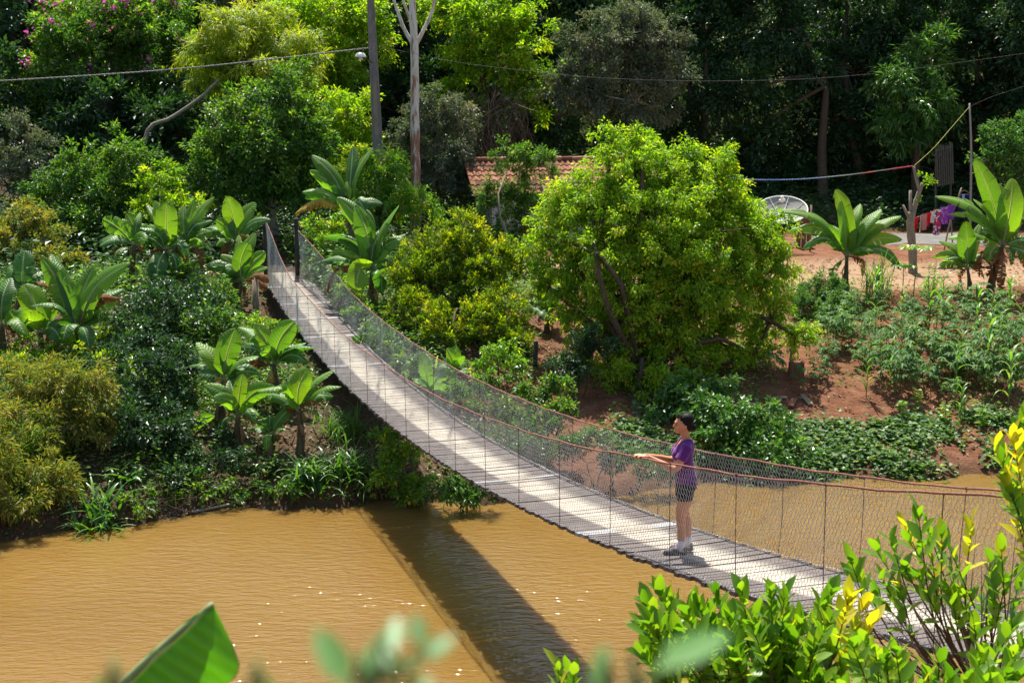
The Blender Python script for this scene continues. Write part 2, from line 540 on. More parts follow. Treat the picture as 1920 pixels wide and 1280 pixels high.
def plank_material():
    t = NT('deck_plank')
    uv = t.n('ShaderNodeUVMap')
    sep = t.n('ShaderNodeSeparateXYZ', {0: uv.outputs[0]})
    u, v = sep.outputs[0], sep.outputs[1]
    tint = t.n('ShaderNodeAttribute', attribute_name='tint').outputs['Fac']
    co = t.n('ShaderNodeTexCoord').outputs['Object']
    stretched = t.n('ShaderNodeMapping', {'Vector': uv.outputs[0], 'Scale': (1.2, 26, 1)})
    gr = t.noise(stretched, 5.0, 5.0, 0.65)
    patch = t.noise(co, 1.3, 4.0, 0.6)
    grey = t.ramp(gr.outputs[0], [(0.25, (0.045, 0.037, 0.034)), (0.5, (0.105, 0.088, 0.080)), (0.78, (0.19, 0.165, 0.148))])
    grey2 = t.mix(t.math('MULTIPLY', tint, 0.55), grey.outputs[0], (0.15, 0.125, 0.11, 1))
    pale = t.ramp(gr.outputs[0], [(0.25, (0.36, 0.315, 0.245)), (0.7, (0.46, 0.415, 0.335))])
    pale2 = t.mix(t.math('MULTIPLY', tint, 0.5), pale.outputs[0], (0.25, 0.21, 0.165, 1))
    # paler strip along the middle of the walkway: sharp on the left, feathered plank by plank on the right
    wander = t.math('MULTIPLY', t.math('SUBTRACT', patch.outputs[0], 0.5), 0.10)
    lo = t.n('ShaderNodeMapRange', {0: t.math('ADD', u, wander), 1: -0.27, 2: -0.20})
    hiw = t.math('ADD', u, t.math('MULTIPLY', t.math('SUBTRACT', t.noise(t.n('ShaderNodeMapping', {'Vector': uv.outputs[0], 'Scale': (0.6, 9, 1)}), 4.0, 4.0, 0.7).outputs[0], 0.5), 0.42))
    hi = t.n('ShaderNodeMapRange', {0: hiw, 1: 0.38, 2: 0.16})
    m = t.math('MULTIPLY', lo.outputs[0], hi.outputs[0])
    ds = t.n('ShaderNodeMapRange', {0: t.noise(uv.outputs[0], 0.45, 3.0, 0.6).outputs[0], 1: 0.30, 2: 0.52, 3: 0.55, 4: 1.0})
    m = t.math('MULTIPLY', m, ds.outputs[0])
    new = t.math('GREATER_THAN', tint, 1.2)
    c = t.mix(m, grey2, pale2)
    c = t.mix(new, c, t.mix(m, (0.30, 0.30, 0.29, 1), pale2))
    b = t.n('ShaderNodeBump', {'Height': gr.outputs[0], 'Strength': 0.5, 'Distance': 0.01})
    return t.surf(t.n('ShaderNodeBsdfPrincipled', {'Base Color': c, 'Roughness': 0.85, 'Specular IOR Level': 0.2, 'Normal': b}))


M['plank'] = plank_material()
mb = MB(borigin)
s = S0
k = 0
newp = [1.93, 2.05, 6.28, 5.08, 17.6, 20.6, 22.4, 24.1, 26.0]
while s < S1:
    w = random.uniform(0.088, 0.118)
    sc = s + w / 2
    ang = random.gauss(0, 0.006)
    th = 0.045
    hl = 0.69 + random.gauss(0, 0.024)
    hr = 0.69 + random.gauss(0, 0.024)
    if sc > 26.3:
        hr = 0.69 - (sc - 26.3) * 0.19
        hl = 0.69 - (sc - 26.3) * 0.07
    isnew = any(abs(sc - q) < 0.055 for q in newp)
    if isnew:
        hl += 0.02
    zc = float(deck_z(sc)) + random.gauss(0, 0.004) + (0.012 if isnew else 0)
    sl = float(deck_z(sc + 0.05) - deck_z(sc - 0.05)) / 0.1
    t = 1.5 if isnew else random.random()
    V, UV = [], []
    for nn in (-hl, -0.23, 0.2, hr):
        for ds in (-w / 2, w / 2):
            for dz in (-th, 0):
                ss = sc + ds + ang * nn
                V.append(bp(ss, nn, zc + ds * sl + dz - 0.012 * (1 - (nn / 0.69) ** 2)))
                UV.append((nn, ss))
    F = []
    for i in range(3):
        a = i * 4
        F += [[a + 1, a + 5, a + 7, a + 3], [a, a + 2, a + 6, a + 4], [a, a + 4, a + 5, a + 1], [a + 2, a + 3, a + 7, a + 6]]
    F += [[0, 1, 3, 2], [12, 14, 15, 13]]
    mb.add(np.array(V), F, 0, t, np.array(UV))
    s += w + random.uniform(0.010, 0.024)
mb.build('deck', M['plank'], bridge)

# bearer cables under the deck, rails, hangers
for nn in (-0.55, 0.0, 0.55):
    ss = np.linspace(S0, S1, 60)
    MB(borigin).tube(bp(ss, nn, deck_z(ss) - 0.052), 0.013, 6).build('bearer_cable', M['rustdark'], bridge)
for side in (-1, 1):
    ss = np.linspace(S0, 27.35, 160)
    wig = 0.006 * np.sin(ss * 3.1 + side) + 0.004 * np.sin(ss * 7.7)
    P = bp(ss, side * (0.73 + 0.01 * np.sin(ss * 0.9) - taper(ss, side)), deck_z(ss) + rail_h(ss, side) + wig)
    m_ = MB(borigin).tube(P, 0.0105, 7)
    m_.build('handrail', M['rust'], bridge, smooth=True)
    for sh in np.arange(-10.5, 27.2, 1.55) + (-0.4 + 10.5 - 9.3):
        if sh > 26.8:
            continue
        z0, z1 = float(deck_z(sh)) - 0.05, float(deck_z(sh) + rail_h(sh, side))
        sway = random.gauss(0, 0.02)
        tp_ = float(taper(sh, side))
        pts = [bp(sh + random.gauss(0, 0.02), side * (0.71 - tp_), z0), bp(sh + sway, side * (0.72 - tp_), z0 * 0.5 + z1 * 0.5), bp(sh, side * (0.73 - tp_), z1 + 0.012)]
        h_ = MB(borigin).tube(curve(pts, 7), 0.0045, 5)
        h_.sphere(bp(sh, side * (0.73 - tp_), z1), (0.016, 0.016, 0.016), 5, 7)
        h_.build('hanger', M['rustdark'], bridge)


def chicken_wire(side):
    a, b, r = 0.064, 0.056, 0.0019
    rows = 20
    cols = int((S1 - 0.6 - S0) / a)
    i, j = np.meshgrid(np.arange(cols), np.arange(-1, rows))
    i, j = i.ravel(), j.ravel()

    def pos(si, hj):
        sv = S0 + si * a
        fr = np.clip(hj / rows, 0, 1)
        hh = rail_h(sv, side)
        slump = 0.022 * np.sin(sv * 2.3 + 1.5 * side) + 0.015 * np.sin(sv * 5.1 + hj * 0.2)
        lat = 0.70 + 0.03 * fr + 0.035 * np.sin(sv * 1.35 + side) * np.sin(fr * 3.14) + slump * np.sin(fr * 3.14)
        z = deck_z(sv) + 0.006 + fr * hh + 0.006 * np.sin(sv * 31 + hj)
        # below row 0 the wire is folded flat on to the planks
        neg = np.clip(-hj, 0, None) * b
        lat = lat - neg * 0.95
        z = z + np.where(hj < 0, 0.004 + 0.008 * np.abs(np.sin(sv * 9 + hj)), 0)
        sv2 = sv + 0.10 * fr * np.sin(sv * 0.5 + side) + 0.012 * np.sin(sv * 11 + hj * 1.3)
        return bp(sv2, side * (lat - taper(sv2, side)), z)
    off = 0.5 * (j % 2)
    A = pos(i + off, j)
    Bp = pos(i + off, j + 0.42)
    C1 = pos(i + off - 0.5, j + 1.0)
    C2 = pos(i + off + 0.5, j + 1.0)
    keep = rng.random(len(i)) > 0.006
    st = np.concatenate([A[keep], Bp[keep], Bp[keep]])
    en = np.concatenate([Bp[keep], C1[keep], C2[keep]])
    rr = np.concatenate([np.full(keep.sum(), r * 1.5), np.full(2 * keep.sum(), r)])
    D = unit(en - st)
    X = unit(np.cross(D, np.array([0.31, 0.2, 0.93])))
    Y = np.cross(D, X)
    V = []
    for q in range(3):
        an = q * 2.094
        o_ = rr[:, None] * (math.cos(an) * X + math.sin(an) * Y)
        V += [st + o_, en + o_]
    V = np.stack(V, 1)
    n = len(V)
    base = (np.arange(n) * 6)[:, None]
    f = np.array([[0, 2, 3, 1], [2, 4, 5, 3], [4, 0, 1, 5]])
    F = (base[:, :, None] + f[None]).reshape(-1, 4)
    me = np_mesh('wire_mesh', V.reshape(-1, 3) - borigin, [F], M['zinc'])
    return obj('wire_mesh', me, bridge)


chicken_wire(-1)
chicken_wire(1)

# end posts with rounded caps
for side in (-1, 1):
    for s_, off in ((27.55, 0.50 if side < 0 else 0.46), (-11.5, 0.74)):
        zb = float(deck_z(s_))
        top = zb + (1.62 if s_ > 0 else 1.25)
        p = bp(s_, side * off, 0)[:2]
        m_ = MB(borigin).tube([[p[0], p[1], zb - 1.0], [p[0], p[1], zb + 0.6], [p[0], p[1], top]], [0.075, 0.07, 0.065], 10)
        post = m_.build('post', M['darkpost'], bridge, smooth=True)
        c_ = MB(borigin)
        c_.sphere([p[0], p[1], top + 0.05], (0.095, 0.095, 0.075), 7, 10)
        c_.tube([[p[0], p[1], top - 0.14], [p[0], p[1], top - 0.10]], 0.10, 10)
        c_.build('cap', M['darkpost'], post, smooth=True)

# abutment at the far end
M['abut'] = plain('shadow_toned_masonry', (0.075, 0.062, 0.05), 0.95, 0.1, var=0.5, scale=3, bump=0.6)  # shadow under the deck put into the dark wall colour
ab = bp(26, 0, 1.0)
aroot = empty('bridge_abutment', ab, 'shadow-toned masonry abutment under the far end of the footbridge', 'abutment')
mb = MB(ab)
for (sa, sb, hw, zt) in ((21.8, 29.5, 0.62, None),):
    V = []
    for s_ in (sa, 25.5, sb):
        zt_ = min(float(deck_z(s_)) - 0.10, 3.2)
        for n_ in (-hw, hw):
            V += [bp(s_, n_, 1.0), bp(s_, n_, zt_)]
    F = [[0, 1, 3, 2], [8, 10, 11, 9]]
    for i_ in (0, 4):
        F += [[i_, i_ + 4, i_ + 5, i_ + 1], [i_ + 2, i_ + 3, i_ + 7, i_ + 6], [i_ + 1, i_ + 5, i_ + 7, i_ + 3]]
    mb.add(V, F)
mb.build('wall', M['abut'], aroot)
# ------------------------------------------------------------------ plant generators
UP = np.array([0, 0, 1.0])


def leaf_geo(P, D, N, L, W, kind='quad', curl=0.15):
    """returns V, faces for many leaves"""
    n = len(P)
    D = unit(D)
    S = unit(np.cross(D, N))
    N = np.cross(S, D)
    L = np.broadcast_to(np.asarray(L, float), (n,))[:, None]
    W = np.broadcast_to(np.asarray(W, float), (n,))[:, None]
    if kind == 'quad':
        mid = P + D * L * 0.42 + N * W * 0.16
        V = np.stack([P, mid + S * W * 0.5, P + D * L - N * L * curl, mid - S * W * 0.5], 1)
        F = np.arange(n * 4).reshape(n, 4)
        return V.reshape(-1, 3), [F], 4
    # 'leaf': pointed oval folded along the midrib, 8 vertices
    c1 = P + D * L * 0.33 - N * L * 0.01
    c2 = P + D * L * 0.70 - N * L * curl * 0.45
    tip = P + D * L - N * L * curl
    V = np.stack([P, c1, c2, tip,
                  c1 - S * W * 0.48 + N * W * 0.16, c2 - S * W * 0.40 + N * W * 0.12,
                  c1 + S * W * 0.48 + N * W * 0.16, c2 + S * W * 0.40 + N * W * 0.12], 1)
    b = (np.arange(n) * 8)[:, None, None]
    tri = np.array([[0, 1, 4], [0, 6, 1], [2, 3, 5], [2, 7, 3]])
    quad = np.array([[1, 2, 5, 4], [1, 6, 7, 2]])
    return V.reshape(-1, 3), [(b + tri[None]).reshape(-1, 3), (b + quad[None]).reshape(-1, 4)], 8


def leaf_mesh(name, P, D, N, L, W, tint, mat, origin, kind='quad', curl=0.15, smooth=False):
    V, F, k = leaf_geo(P, D, N, L, W, kind, curl)
    return np_mesh(name, V - np.asarray(origin), F, mat, np.repeat(np.clip(tint, 0, 1), k), None, smooth)


def clump_leaves(C, O, rc, n, L, W, droop=0.3, flat=0.75, upn=0.9, spread=0.8, axes=5):
    """n leaves round each clump centre C (outward direction O), set along a few twig axes"""
    m = len(C)
    per = max(1, n // axes)
    o = np.repeat(O, axes, 0)
    r = np.repeat(np.broadcast_to(rc, (m,)), axes)
    A = unit(runit(m * axes) * 0.85 + o * 0.75 + np.array([0, 0, 0.30]))
    r = r * rng.uniform(0.65, 1.35, m * axes)
    c0 = np.repeat(C, axes, 0) - A * r[:, None] * 0.35
    ct = np.repeat(rng.normal(0, 0.14, m), axes) + rng.normal(0, 0.10, m * axes)
    k = m * axes * per
    a_ = np.repeat(A, per, 0)
    rr = np.repeat(r, per)[:, None]
    s_ = rng.random((k, 1)) ** 0.7
    g = runit(k)
    P = np.repeat(c0, per, 0) + a_ * s_ * rr * 1.45 + g * rr * (0.42 - 0.26 * s_) * np.array([1, 1, flat]) - UP * (s_ ** 2) * rr * droop * 0.5
    oo = np.repeat(o, per, 0)
    D = unit(a_ * 0.65 + g * spread + oo * 0.2 + np.array([0, 0, -droop]))
    N = unit(UP * upn + oo * 0.45 + np.array([0, -0.18, 0]) + rng.normal(size=g.shape) * 0.45)
    z = rng.uniform(0.7, 1.25, k)
    t = np.repeat(ct, per) + rng.beta(2.0, 2.2, k) + 0.12 * (s_[:, 0] - 0.5)
    return P, D, N, L * z, W * z * rng.uniform(0.85, 1.15, k), t


def lobe_clumps(c, r, rc, cov=1.15, inner=0.3, lowcut=-0.75):
    r = np.asarray(r, float)
    area = 4 * math.pi * ((r[0] * r[1]) ** 1.6 / 3 + (r[0] * r[2]) ** 1.6 / 3 + (r[1] * r[2]) ** 1.6 / 3) ** (1 / 1.6)
    n = max(6, int(cov * area / (math.pi * rc * rc)))
    u = runit(int(n * 1.5))
    u = u[u[:, 2] > lowcut][:n]
    rad = rng.uniform(0.50, 1.08, (len(u), 1))
    k = int(n * inner)
    if k:
        ui = runit(k)
        u = np.vstack([u, ui])
        rad = np.vstack([rad, rng.uniform(0.1, 0.6, (k, 1))])
    return np.asarray(c) + u * rad * r, u


def limb(mb, a, b, ra, rb, bend=0.12, k=5, n=6, m=0):
    a, b = np.asarray(a, float), np.asarray(b, float)
    ln = np.linalg.norm(b - a)
    mid = (a + b) / 2 + rng.normal(size=3) * ln * bend + np.array([0, 0, ln * 0.06])
    mb.tube(curve([a, mid, b], n), np.linspace(ra, rb, n), k, m, caps=False)


def tree(name, label, cat, d, lobes, L=0.14, W=0.065, rc=0.42, mat='broad', fill=0.5, cov=1.15, droop=0.3, base=None,
         trunk_r=0.12, bark='bark', group=None, depth_k=0.8, kind='quad', curl=0.15, inner=0.3, flowers=None, dd=None, upn=0.9,
         stems=1, fork=None, lowcut=-0.75, twigs=6, crown_name='crown', spread=0.8, trunk_name='trunk', crown2=None, flat=0.75):
    """lobes: (u, v, ru, rv[, depth offset]) in photo pixels at depth d, turned into metres here"""
    sc = FPX / d
    Ls = []
    for lb in lobes:
        u, v, ru, rv = lb[:4]
        off = lb[4] if len(lb) > 4 else 0.0
        dl = min(d + off, depth_of(gpt(u, v + 0.75 * rv)) - 0.1)
        c = at(u, v, dl)
        k = dl / FPX
        Ls.append((c, np.array([ru * k, depth_k * (ru + rv) / 2 * k, rv * k])))
    cen = np.mean([c for c, _ in Ls], 0)
    if base is None:
        bx, by = cen[0], cen[1]
        base_p = np.array([bx, by, float(hz(bx, by))])
    elif len(base) == 2:
        base_p = gpt(*base)
    else:
        base_p = at(*base)
        base_p[2] = float(hz(base_p[0], base_p[1]))
    root = empty(name, base_p, label, cat, group)
    low = min(c[2] - r[2] * 0.35 for c, r in Ls)
    tb = MB(base_p)
    forks = []
    for i in range(stems):
        bo = base_p + (rng.normal(size=3) * [0.12, 0.12, 0] * (stems > 1)) - [0, 0, 0.15]
        f = np.array([cen[0] * 0.6 + base_p[0] * 0.4, cen[1] * 0.6 + base_p[1] * 0.4, max(low, base_p[2] + 0.3)])
        if stems > 1:
            f = f + rng.normal(size=3) * [0.5, 0.4, 0.2]
        if fork is not None:
            f = at(*fork)
        mid = (bo + f) / 2 + rng.normal(size=3) * 0.06 * np.linalg.norm(f - bo)
        rr = trunk_r / math.sqrt(stems)
        tb.tube(curve([bo, mid, f], 9), np.linspace(rr * 1.25, rr * 0.7, 9), 9, caps=False)
        forks.append((f, rr * 0.7))
    Pc, Oc = [], []
    for c, r in Ls:
        C, O = lobe_clumps(c, r, rc, cov, inner, lowcut)
        Pc.append(C)
        Oc.append(O)
        f, fr = forks[rng.integers(len(forks))]
        limb(tb, f, c, fr * 0.8, fr * 0.35)
        for j in rng.choice(len(C), min(twigs, len(C)), replace=False):
            limb(tb, c, C[j], fr * 0.32, 0.008, k=4, n=5)
    C, O = np.vstack(Pc), np.vstack(Oc)
    n = max(5, int(fill * 2.2 * math.pi * rc * rc / (L * W * 0.5)))
    P, D, N, Lr, Wr, t = clump_leaves(C, O, rc * rng.uniform(0.7, 1.25, len(C)), n, L, W, droop, flat, upn, spread)
    g = hz(P[:, 0], P[:, 1])
    ok = (P[:, 2] > g + 0.02) | (np.arange(len(P)) < 4)
    tb.build(trunk_name, M[bark], root, smooth=True)
    obj(crown_name, leaf_mesh(crown_name, P[ok], D[ok], N[ok], Lr[ok], Wr[ok], t[ok], M[mat], base_p, kind, curl), root)
    if flowers:
        fm, num, size, topbias = flowers
        w = np.maximum(0.02, O[:, 2] * topbias + O[:, 1] * -0.35)
        pick = rng.choice(len(C), num, p=w / w.sum())
        # blossom sprays: several small petals each
        q = np.repeat(C[pick] + O[pick] * rc * 0.75, 9, 0) + rng.normal(size=(num * 9, 3)) * size * 1.1
        obj('blossom', leaf_mesh('blossom', q, runit(num * 9), runit(num * 9), size * 1.3, size, rng.random(num * 9), M[fm], base_p), root)
    return root


def straps(P, az, el, L, W, bend, tint, nseg=6, twist=0.0):
    """arching ribbon leaves (grass, corn, lilies)"""
    n = len(P)
    t = np.linspace(0, 1, nseg + 1)
    el_t = el[:, None] - bend[:, None] * t[None] ** 1.3
    dl = (L / nseg)[:, None]
    hx = np.cos(el_t) * dl
    hzv = np.sin(el_t) * dl
    R = np.concatenate([np.zeros((n, 1)), np.cumsum(hx[:, :-1], 1)], 1)
    Z = np.concatenate([np.zeros((n, 1)), np.cumsum(hzv[:, :-1], 1)], 1)
    ca, sa = np.cos(az)[:, None], np.sin(az)[:, None]
    mid = np.stack([P[:, 0:1] + R * ca, P[:, 1:2] + R * sa, P[:, 2:3] + Z], -1)
    w = W[:, None] * (np.minimum(1, t / 0.15 + 0.45) * np.minimum(1, (1.0 - t) / 0.55 + 0.02))[None] / 2
    S = np.stack([-sa * np.ones_like(R), ca * np.ones_like(R), np.full_like(R, twist)], -1)
    lift = np.stack([-np.sin(el_t) * ca, -np.sin(el_t) * sa, np.cos(el_t)], -1) * (w * 0.35)[..., None]
    V = np.stack([mid - S * w[..., None] + lift, mid, mid + S * w[..., None] + lift], 2)  # n, seg+1, 3, 3
    k = (nseg + 1) * 3
    base = (np.arange(n) * k)[:, None, None]
    f = []
    for i in range(nseg):
        for j in (0, 1):
            a = i * 3 + j
            f.append([a, a + 1, a + 4, a + 3])
    F = (base + np.array(f)[None]).reshape(-1, 4)
    return V.reshape(-1, 3), [F], np.repeat(tint, k)


def strap_mesh(name, P, az, el, L, W, bend, tint, mat, origin, nseg=6):
    V, F, t = straps(P, az, el, L, W, bend, tint, nseg)
    return np_mesh(name, V - np.asarray(origin), F, mat, np.clip(t, 0, 1), smooth=True)


# ------------------------------------------------------------------ banana plants
def banana_mat(name, base, trans_c, tr=0.45, dead=False):
    t = NT(name)
    uv = t.n('ShaderNodeUVMap')
    sep = t.n('ShaderNodeSeparateXYZ', {0: uv.outputs[0]})
    au = t.math('ABSOLUTE', sep.outputs[0])
    v = sep.outputs[1]
    tint = t.n('ShaderNodeAttribute', attribute_name='tint').outputs['Fac']
    vein = t.math('SINE', t.math('MULTIPLY', t.math('ADD', v, t.math('MULTIPLY', au, -0.07)), 95.0))
    vein01 = t.math('MULTIPLY_ADD', vein, 0.5, 0.5)
    patch = t.noise(t.n('ShaderNodeMapping', {'Vector': uv.outputs[0], 'Scale': (1.0, 6.0, 1)}), 2.5, 3.0, 0.6)
    f = t.math('ADD', t.math('MULTIPLY', vein01, 0.18), t.math('ADD', t.math('MULTIPLY', patch.outputs[0], 0.45), t.math('MULTIPLY', tint, 0.45)))
    c = t.ramp(f, [(0.2, tuple(x * 0.62 for x in base)), (0.6, base), (1.0, tuple(min(1, x * 1.5) for x in base))])
    rib = t.n('ShaderNodeMapRange', {0: au, 1: 0.10, 2: 0.045})
    ribc = (0.36, 0.44, 0.20, 1) if not dead else (0.22, 0.14, 0.06, 1)
    col = t.mix(rib.outputs[0], c.outputs[0], ribc)
    ed = t.n('ShaderNodeMapRange', {0: t.math('ADD', au, t.math('MULTIPLY', patch.outputs[0], 0.12)), 1: 1.035, 2: 1.07})
    col = t.mix(ed.outputs[0], col, (0.22, 0.13, 0.035, 1))
    b = t.n('ShaderNodeBump', {'Height': vein, 'Strength': 0.25, 'Distance': 0.01})
    p = t.n('ShaderNodeBsdfPrincipled', {'Base Color': col, 'Roughness': 0.44 if not dead else 0.8, 'Specular IOR Level': 0.35 if not dead else 0.1, 'Normal': b})
    tc = t.mix(ed.outputs[0], t.mix(1.0, col, (*trans_c, 1), 'MULTIPLY'), (0.18, 0.09, 0.02, 1))
    trn = t.n('ShaderNodeBsdfTranslucent', {'Color': tc})
    return t.surf(t.n('ShaderNodeMixShader', {0: tr, 1: p, 2: trn}))


M['ban'] = banana_mat('banana_leaf', (0.12, 0.26, 0.026), (1.8, 1.8, 0.4), 0.52)
M['ban_dark'] = banana_mat('old_banana_leaf', (0.065, 0.165, 0.026), (1.5, 1.8, 0.45), 0.4)
M['ban_bright'] = banana_mat('young_banana_leaf', (0.16, 0.30, 0.025), (2.0, 1.9, 0.4), 0.5)
M['ban_dead'] = banana_mat('dead_banana_leaf', (0.20, 0.085, 0.035), (1.3, 1.0, 0.6), 0.25, True)
M['ban_gold'] = banana_mat('yellowing_banana_leaf', (0.42, 0.27, 0.03), (1.4, 1.2, 0.4), 0.4)
M['pseudostem'] = plain('banana_stem', (0.13, 0.12, 0.05), 0.8, 0.2, var=0.65, scale=7, stretch=(3, 3, 0.5), bump=0.4, col2=(0.06, 0.035, 0.02))
M['petiole'] = plain('banana_petiole', (0.24, 0.30, 0.11), 0.5, 0.3, var=0.3, scale=8)


def banana_leaf(mb, a, b, width, arch=0.12, hint=None, rag=0.4, flop=0.25, vee=0.35, petiole=0.16, taper=0.2, half=0):
    """one blade from hub a to tip b.  material 0 blade, 1 midrib"""
    a, b = np.asarray(a, float), np.asarray(b, float)
    ax = b - a
    ln = np.linalg.norm(ax)
    axu = ax / ln
    side_h = unit(np.cross(axu, UP)) if abs(axu[2]) < 0.98 else RGT
    out = unit(np.cross(side_h, axu))
    if out[2] < 0:
        out = -out
    n = 27
    t = np.linspace(0, 1, n)
    bulge = np.sin(t ** 1.1 * math.pi) * arch * ln
    mid = a + ax * t[:, None] + out * bulge[:, None] + side_h * (np.sin(t * 2.5) * rng.normal(0, 0.02) * ln)[:, None]
    T = unit(np.gradient(mid, axis=0))
    if hint is None:
        hint = unit(UP * 0.7 + np.array([0, -1, 0]) * rng.uniform(0.2, 1.0) + rng.normal(size=3) * 0.4)
    H = np.asarray(hint, float)
    S = unit(np.cross(T, H))
    Nn = np.cross(S, T)
    tb = np.clip((t - petiole) / (1 - petiole), 0, 1)
    prof = np.clip(tb / 0.10, 0, 1) ** 0.6 * np.clip((1 - tb) / taper, 0, 1) ** 0.55 * (1 - 0.25 * np.abs(tb - 0.45))
    hw = width / 2 * prof
    rw = np.linspace(0.020, 0.004, n) * (0.7 + 0.5 * width)
    mb.tube(mid - Nn * 0.006, rw, 5, 1, rng.random(), caps=False)
    st = int(np.argmax(tb > 0))
    for sd in ((-1, 1) if half == 0 else (half,)):
        cuts = [st - 1 if st > 0 else 0]
        while cuts[-1] < n - 1:
            step = max(1, int(rng.geometric(min(0.9, 0.08 + 0.55 * rag))))
            cuts.append(min(n - 1, cuts[-1] + step))
        for c0, c1 in zip(cuts[:-1], cuts[1:]):
            k = c1 - c0 + 1
            fl = flop * (0.55 + rng.random() * 0.9) + (rng.normal(0, 0.30) * rag)
            sweep = 0.20 + 0.1 * rng.random()
            short = 1 - rag * 0.22 * rng.random()
            V, UV = [], []
            for q, i in enumerate(range(c0, c1 + 1)):
                gap = rag * 0.10 * (1 if (q == 0 and c0 > st) else 0) - rag * 0.10 * (1 if (q == k - 1 and c1 < n - 1) else 0)
                w = hw[i] * short
                for cc in (0.0, 0.36, 0.7, 1.0):
                    ang = vee - (vee + fl) * cc ** 1.2
                    latx = w * cc * math.cos(ang * 0.9)
                    latn = w * (math.sin(vee) * cc * 0.8 - (vee + fl) * 0.75 * cc * cc)
                    lon = sweep * w * cc + gap * w * cc
                    V.append(mid[i] + sd * S[i] * latx + Nn[i] * latn + T[i] * lon)
                    UV.append((sd * cc, t[i] * ln))
            F = []
            for q in range(k - 1):
                for j in range(3):
                    p = q * 4 + j
                    F.append([p, p + 1, p + 5, p + 4] if sd > 0 else [p, p + 4, p + 5, p + 1])
            mb.add(np.array(V), F, 0, rng.random(), np.array(UV))


BN_GROUP = None


def banana(label, base, hub, leaves, d=None, stem_r=0.09, W=0.62, extra=(), group='banana plants on the far bank', stems=()):
    """base, hub: photo pixels; leaves: (u, v, depth change, kind, width factor, rag[, arch, flop, hint])"""
    if d is None:
        bpnt = gpt(*base)
        d = depth_of(bpnt)
    else:
        bpnt = at(base[0], base[1], d)
        bpnt[2] = float(hz(bpnt[0], bpnt[1]))
    hp = at(hub[0], hub[1], d)
    root = empty('banana_plant', bpnt, label, 'banana plant', group)
    mb = MB(bpnt)
    bo = bpnt - [0, 0, 0.15]
    top = hp + [0, 0, 0.05]
    mb.tube(curve([bo, (bo + top) / 2 + rng.normal(size=3) * [0.04, 0.04, 0], top], 8), np.linspace(stem_r * 1.25, stem_r * 0.55, 8), 10)
    # hanging dry sheaths
    for _ in range(7):
        h = rng.uniform(0.25, 0.95)
        p = bo * (1 - h) + top * h
        an = rng.uniform(0, 6.28)
        o_ = np.array([math.cos(an), math.sin(an), 0])
        ll = rng.uniform(0.2, 0.5)
        sd_ = np.array([-math.sin(an), math.cos(an), 0]) * rng.uniform(0.03, 0.06)
        q = [p + o_ * stem_r, p + o_ * (stem_r + 0.07) - UP * ll * 0.5, p + o_ * (stem_r + 0.03) - UP * ll]
        V = []
        for z_, w_ in zip(q, (0.7, 1, 0.25)):
            V += [z_ - sd_ * w_, z_ + sd_ * w_]
        mb.add(V, [[0, 1, 3, 2], [2, 3, 5, 4]], 1)
    mb.build('pseudostem', [M['pseudostem'], M['dry']], root, smooth=True)
    mats = {'m': 'ban', 'd': 'ban_dark', 'b': 'ban_bright', 'x': 'ban_dead', 'g': 'ban_gold'}
    hl = list(leaves)
    lmax = max(math.hypot(l_[0] - hub[0], l_[1] - hub[1]) for l_ in leaves)
    for q in range(4):                         # older leaves spreading at the back and low down
        an = rng.uniform(0.1, 3.04)
        rr = lmax * rng.uniform(.5, .85)
        hl.append((hub[0] + rr * math.cos(an), hub[1] - rr * math.sin(an) * .75, rng.uniform(.2, .7), rng.choice(['d', 'd', 'm']), rng.uniform(.7, 1), rng.uniform(.2, .6), .12, .35))
    for q in range(2):
        an = rng.uniform(0.1, 3.04)
        rr = lmax * rng.uniform(.35, .6)
        hl.append((hub[0] + rr * math.cos(an), hub[1] + rr * .55, rng.uniform(-.4, .5), rng.choice(['d', 'x', 'x']), .7, .8, .3, .9))
    for lf in hl:
        u, v, dz, kind, wf, rag = lf[:6]
        o = dict(zip(('arch', 'flop', 'hint'), lf[6:]))
        tip = at(u, v, d + dz)
        L = np.linalg.norm(tip - hp)
        lm = MB(bpnt)
        hb = hp + rng.normal(size=3) * 0.02
        hint_ = None if o.get('hint') is None else unit(np.array(o['hint']) + rng.normal(size=3) * 0.32)
        banana_leaf(lm, hb, tip, W * wf * 0.80, arch=o.get('arch', 0.10) + rng.uniform(0, .07), hint=hint_, rag=min(1, rag * 1.05 + rng.uniform(0.0, 0.16)), flop=o.get('flop', 0.25) + rng.uniform(0, .15), petiole=min(0.16, 0.12 / max(L, .3) + 0.03), taper=rng.uniform(.22, .42))
        lo = lm.build('leaf', [M[mats[kind]], M['petiole' if kind not in 'x' else 'ban_dead']], root, smooth=True)
        if kind == 'x':
            lo['label'] = 'dead brown hanging leaf'
    return root
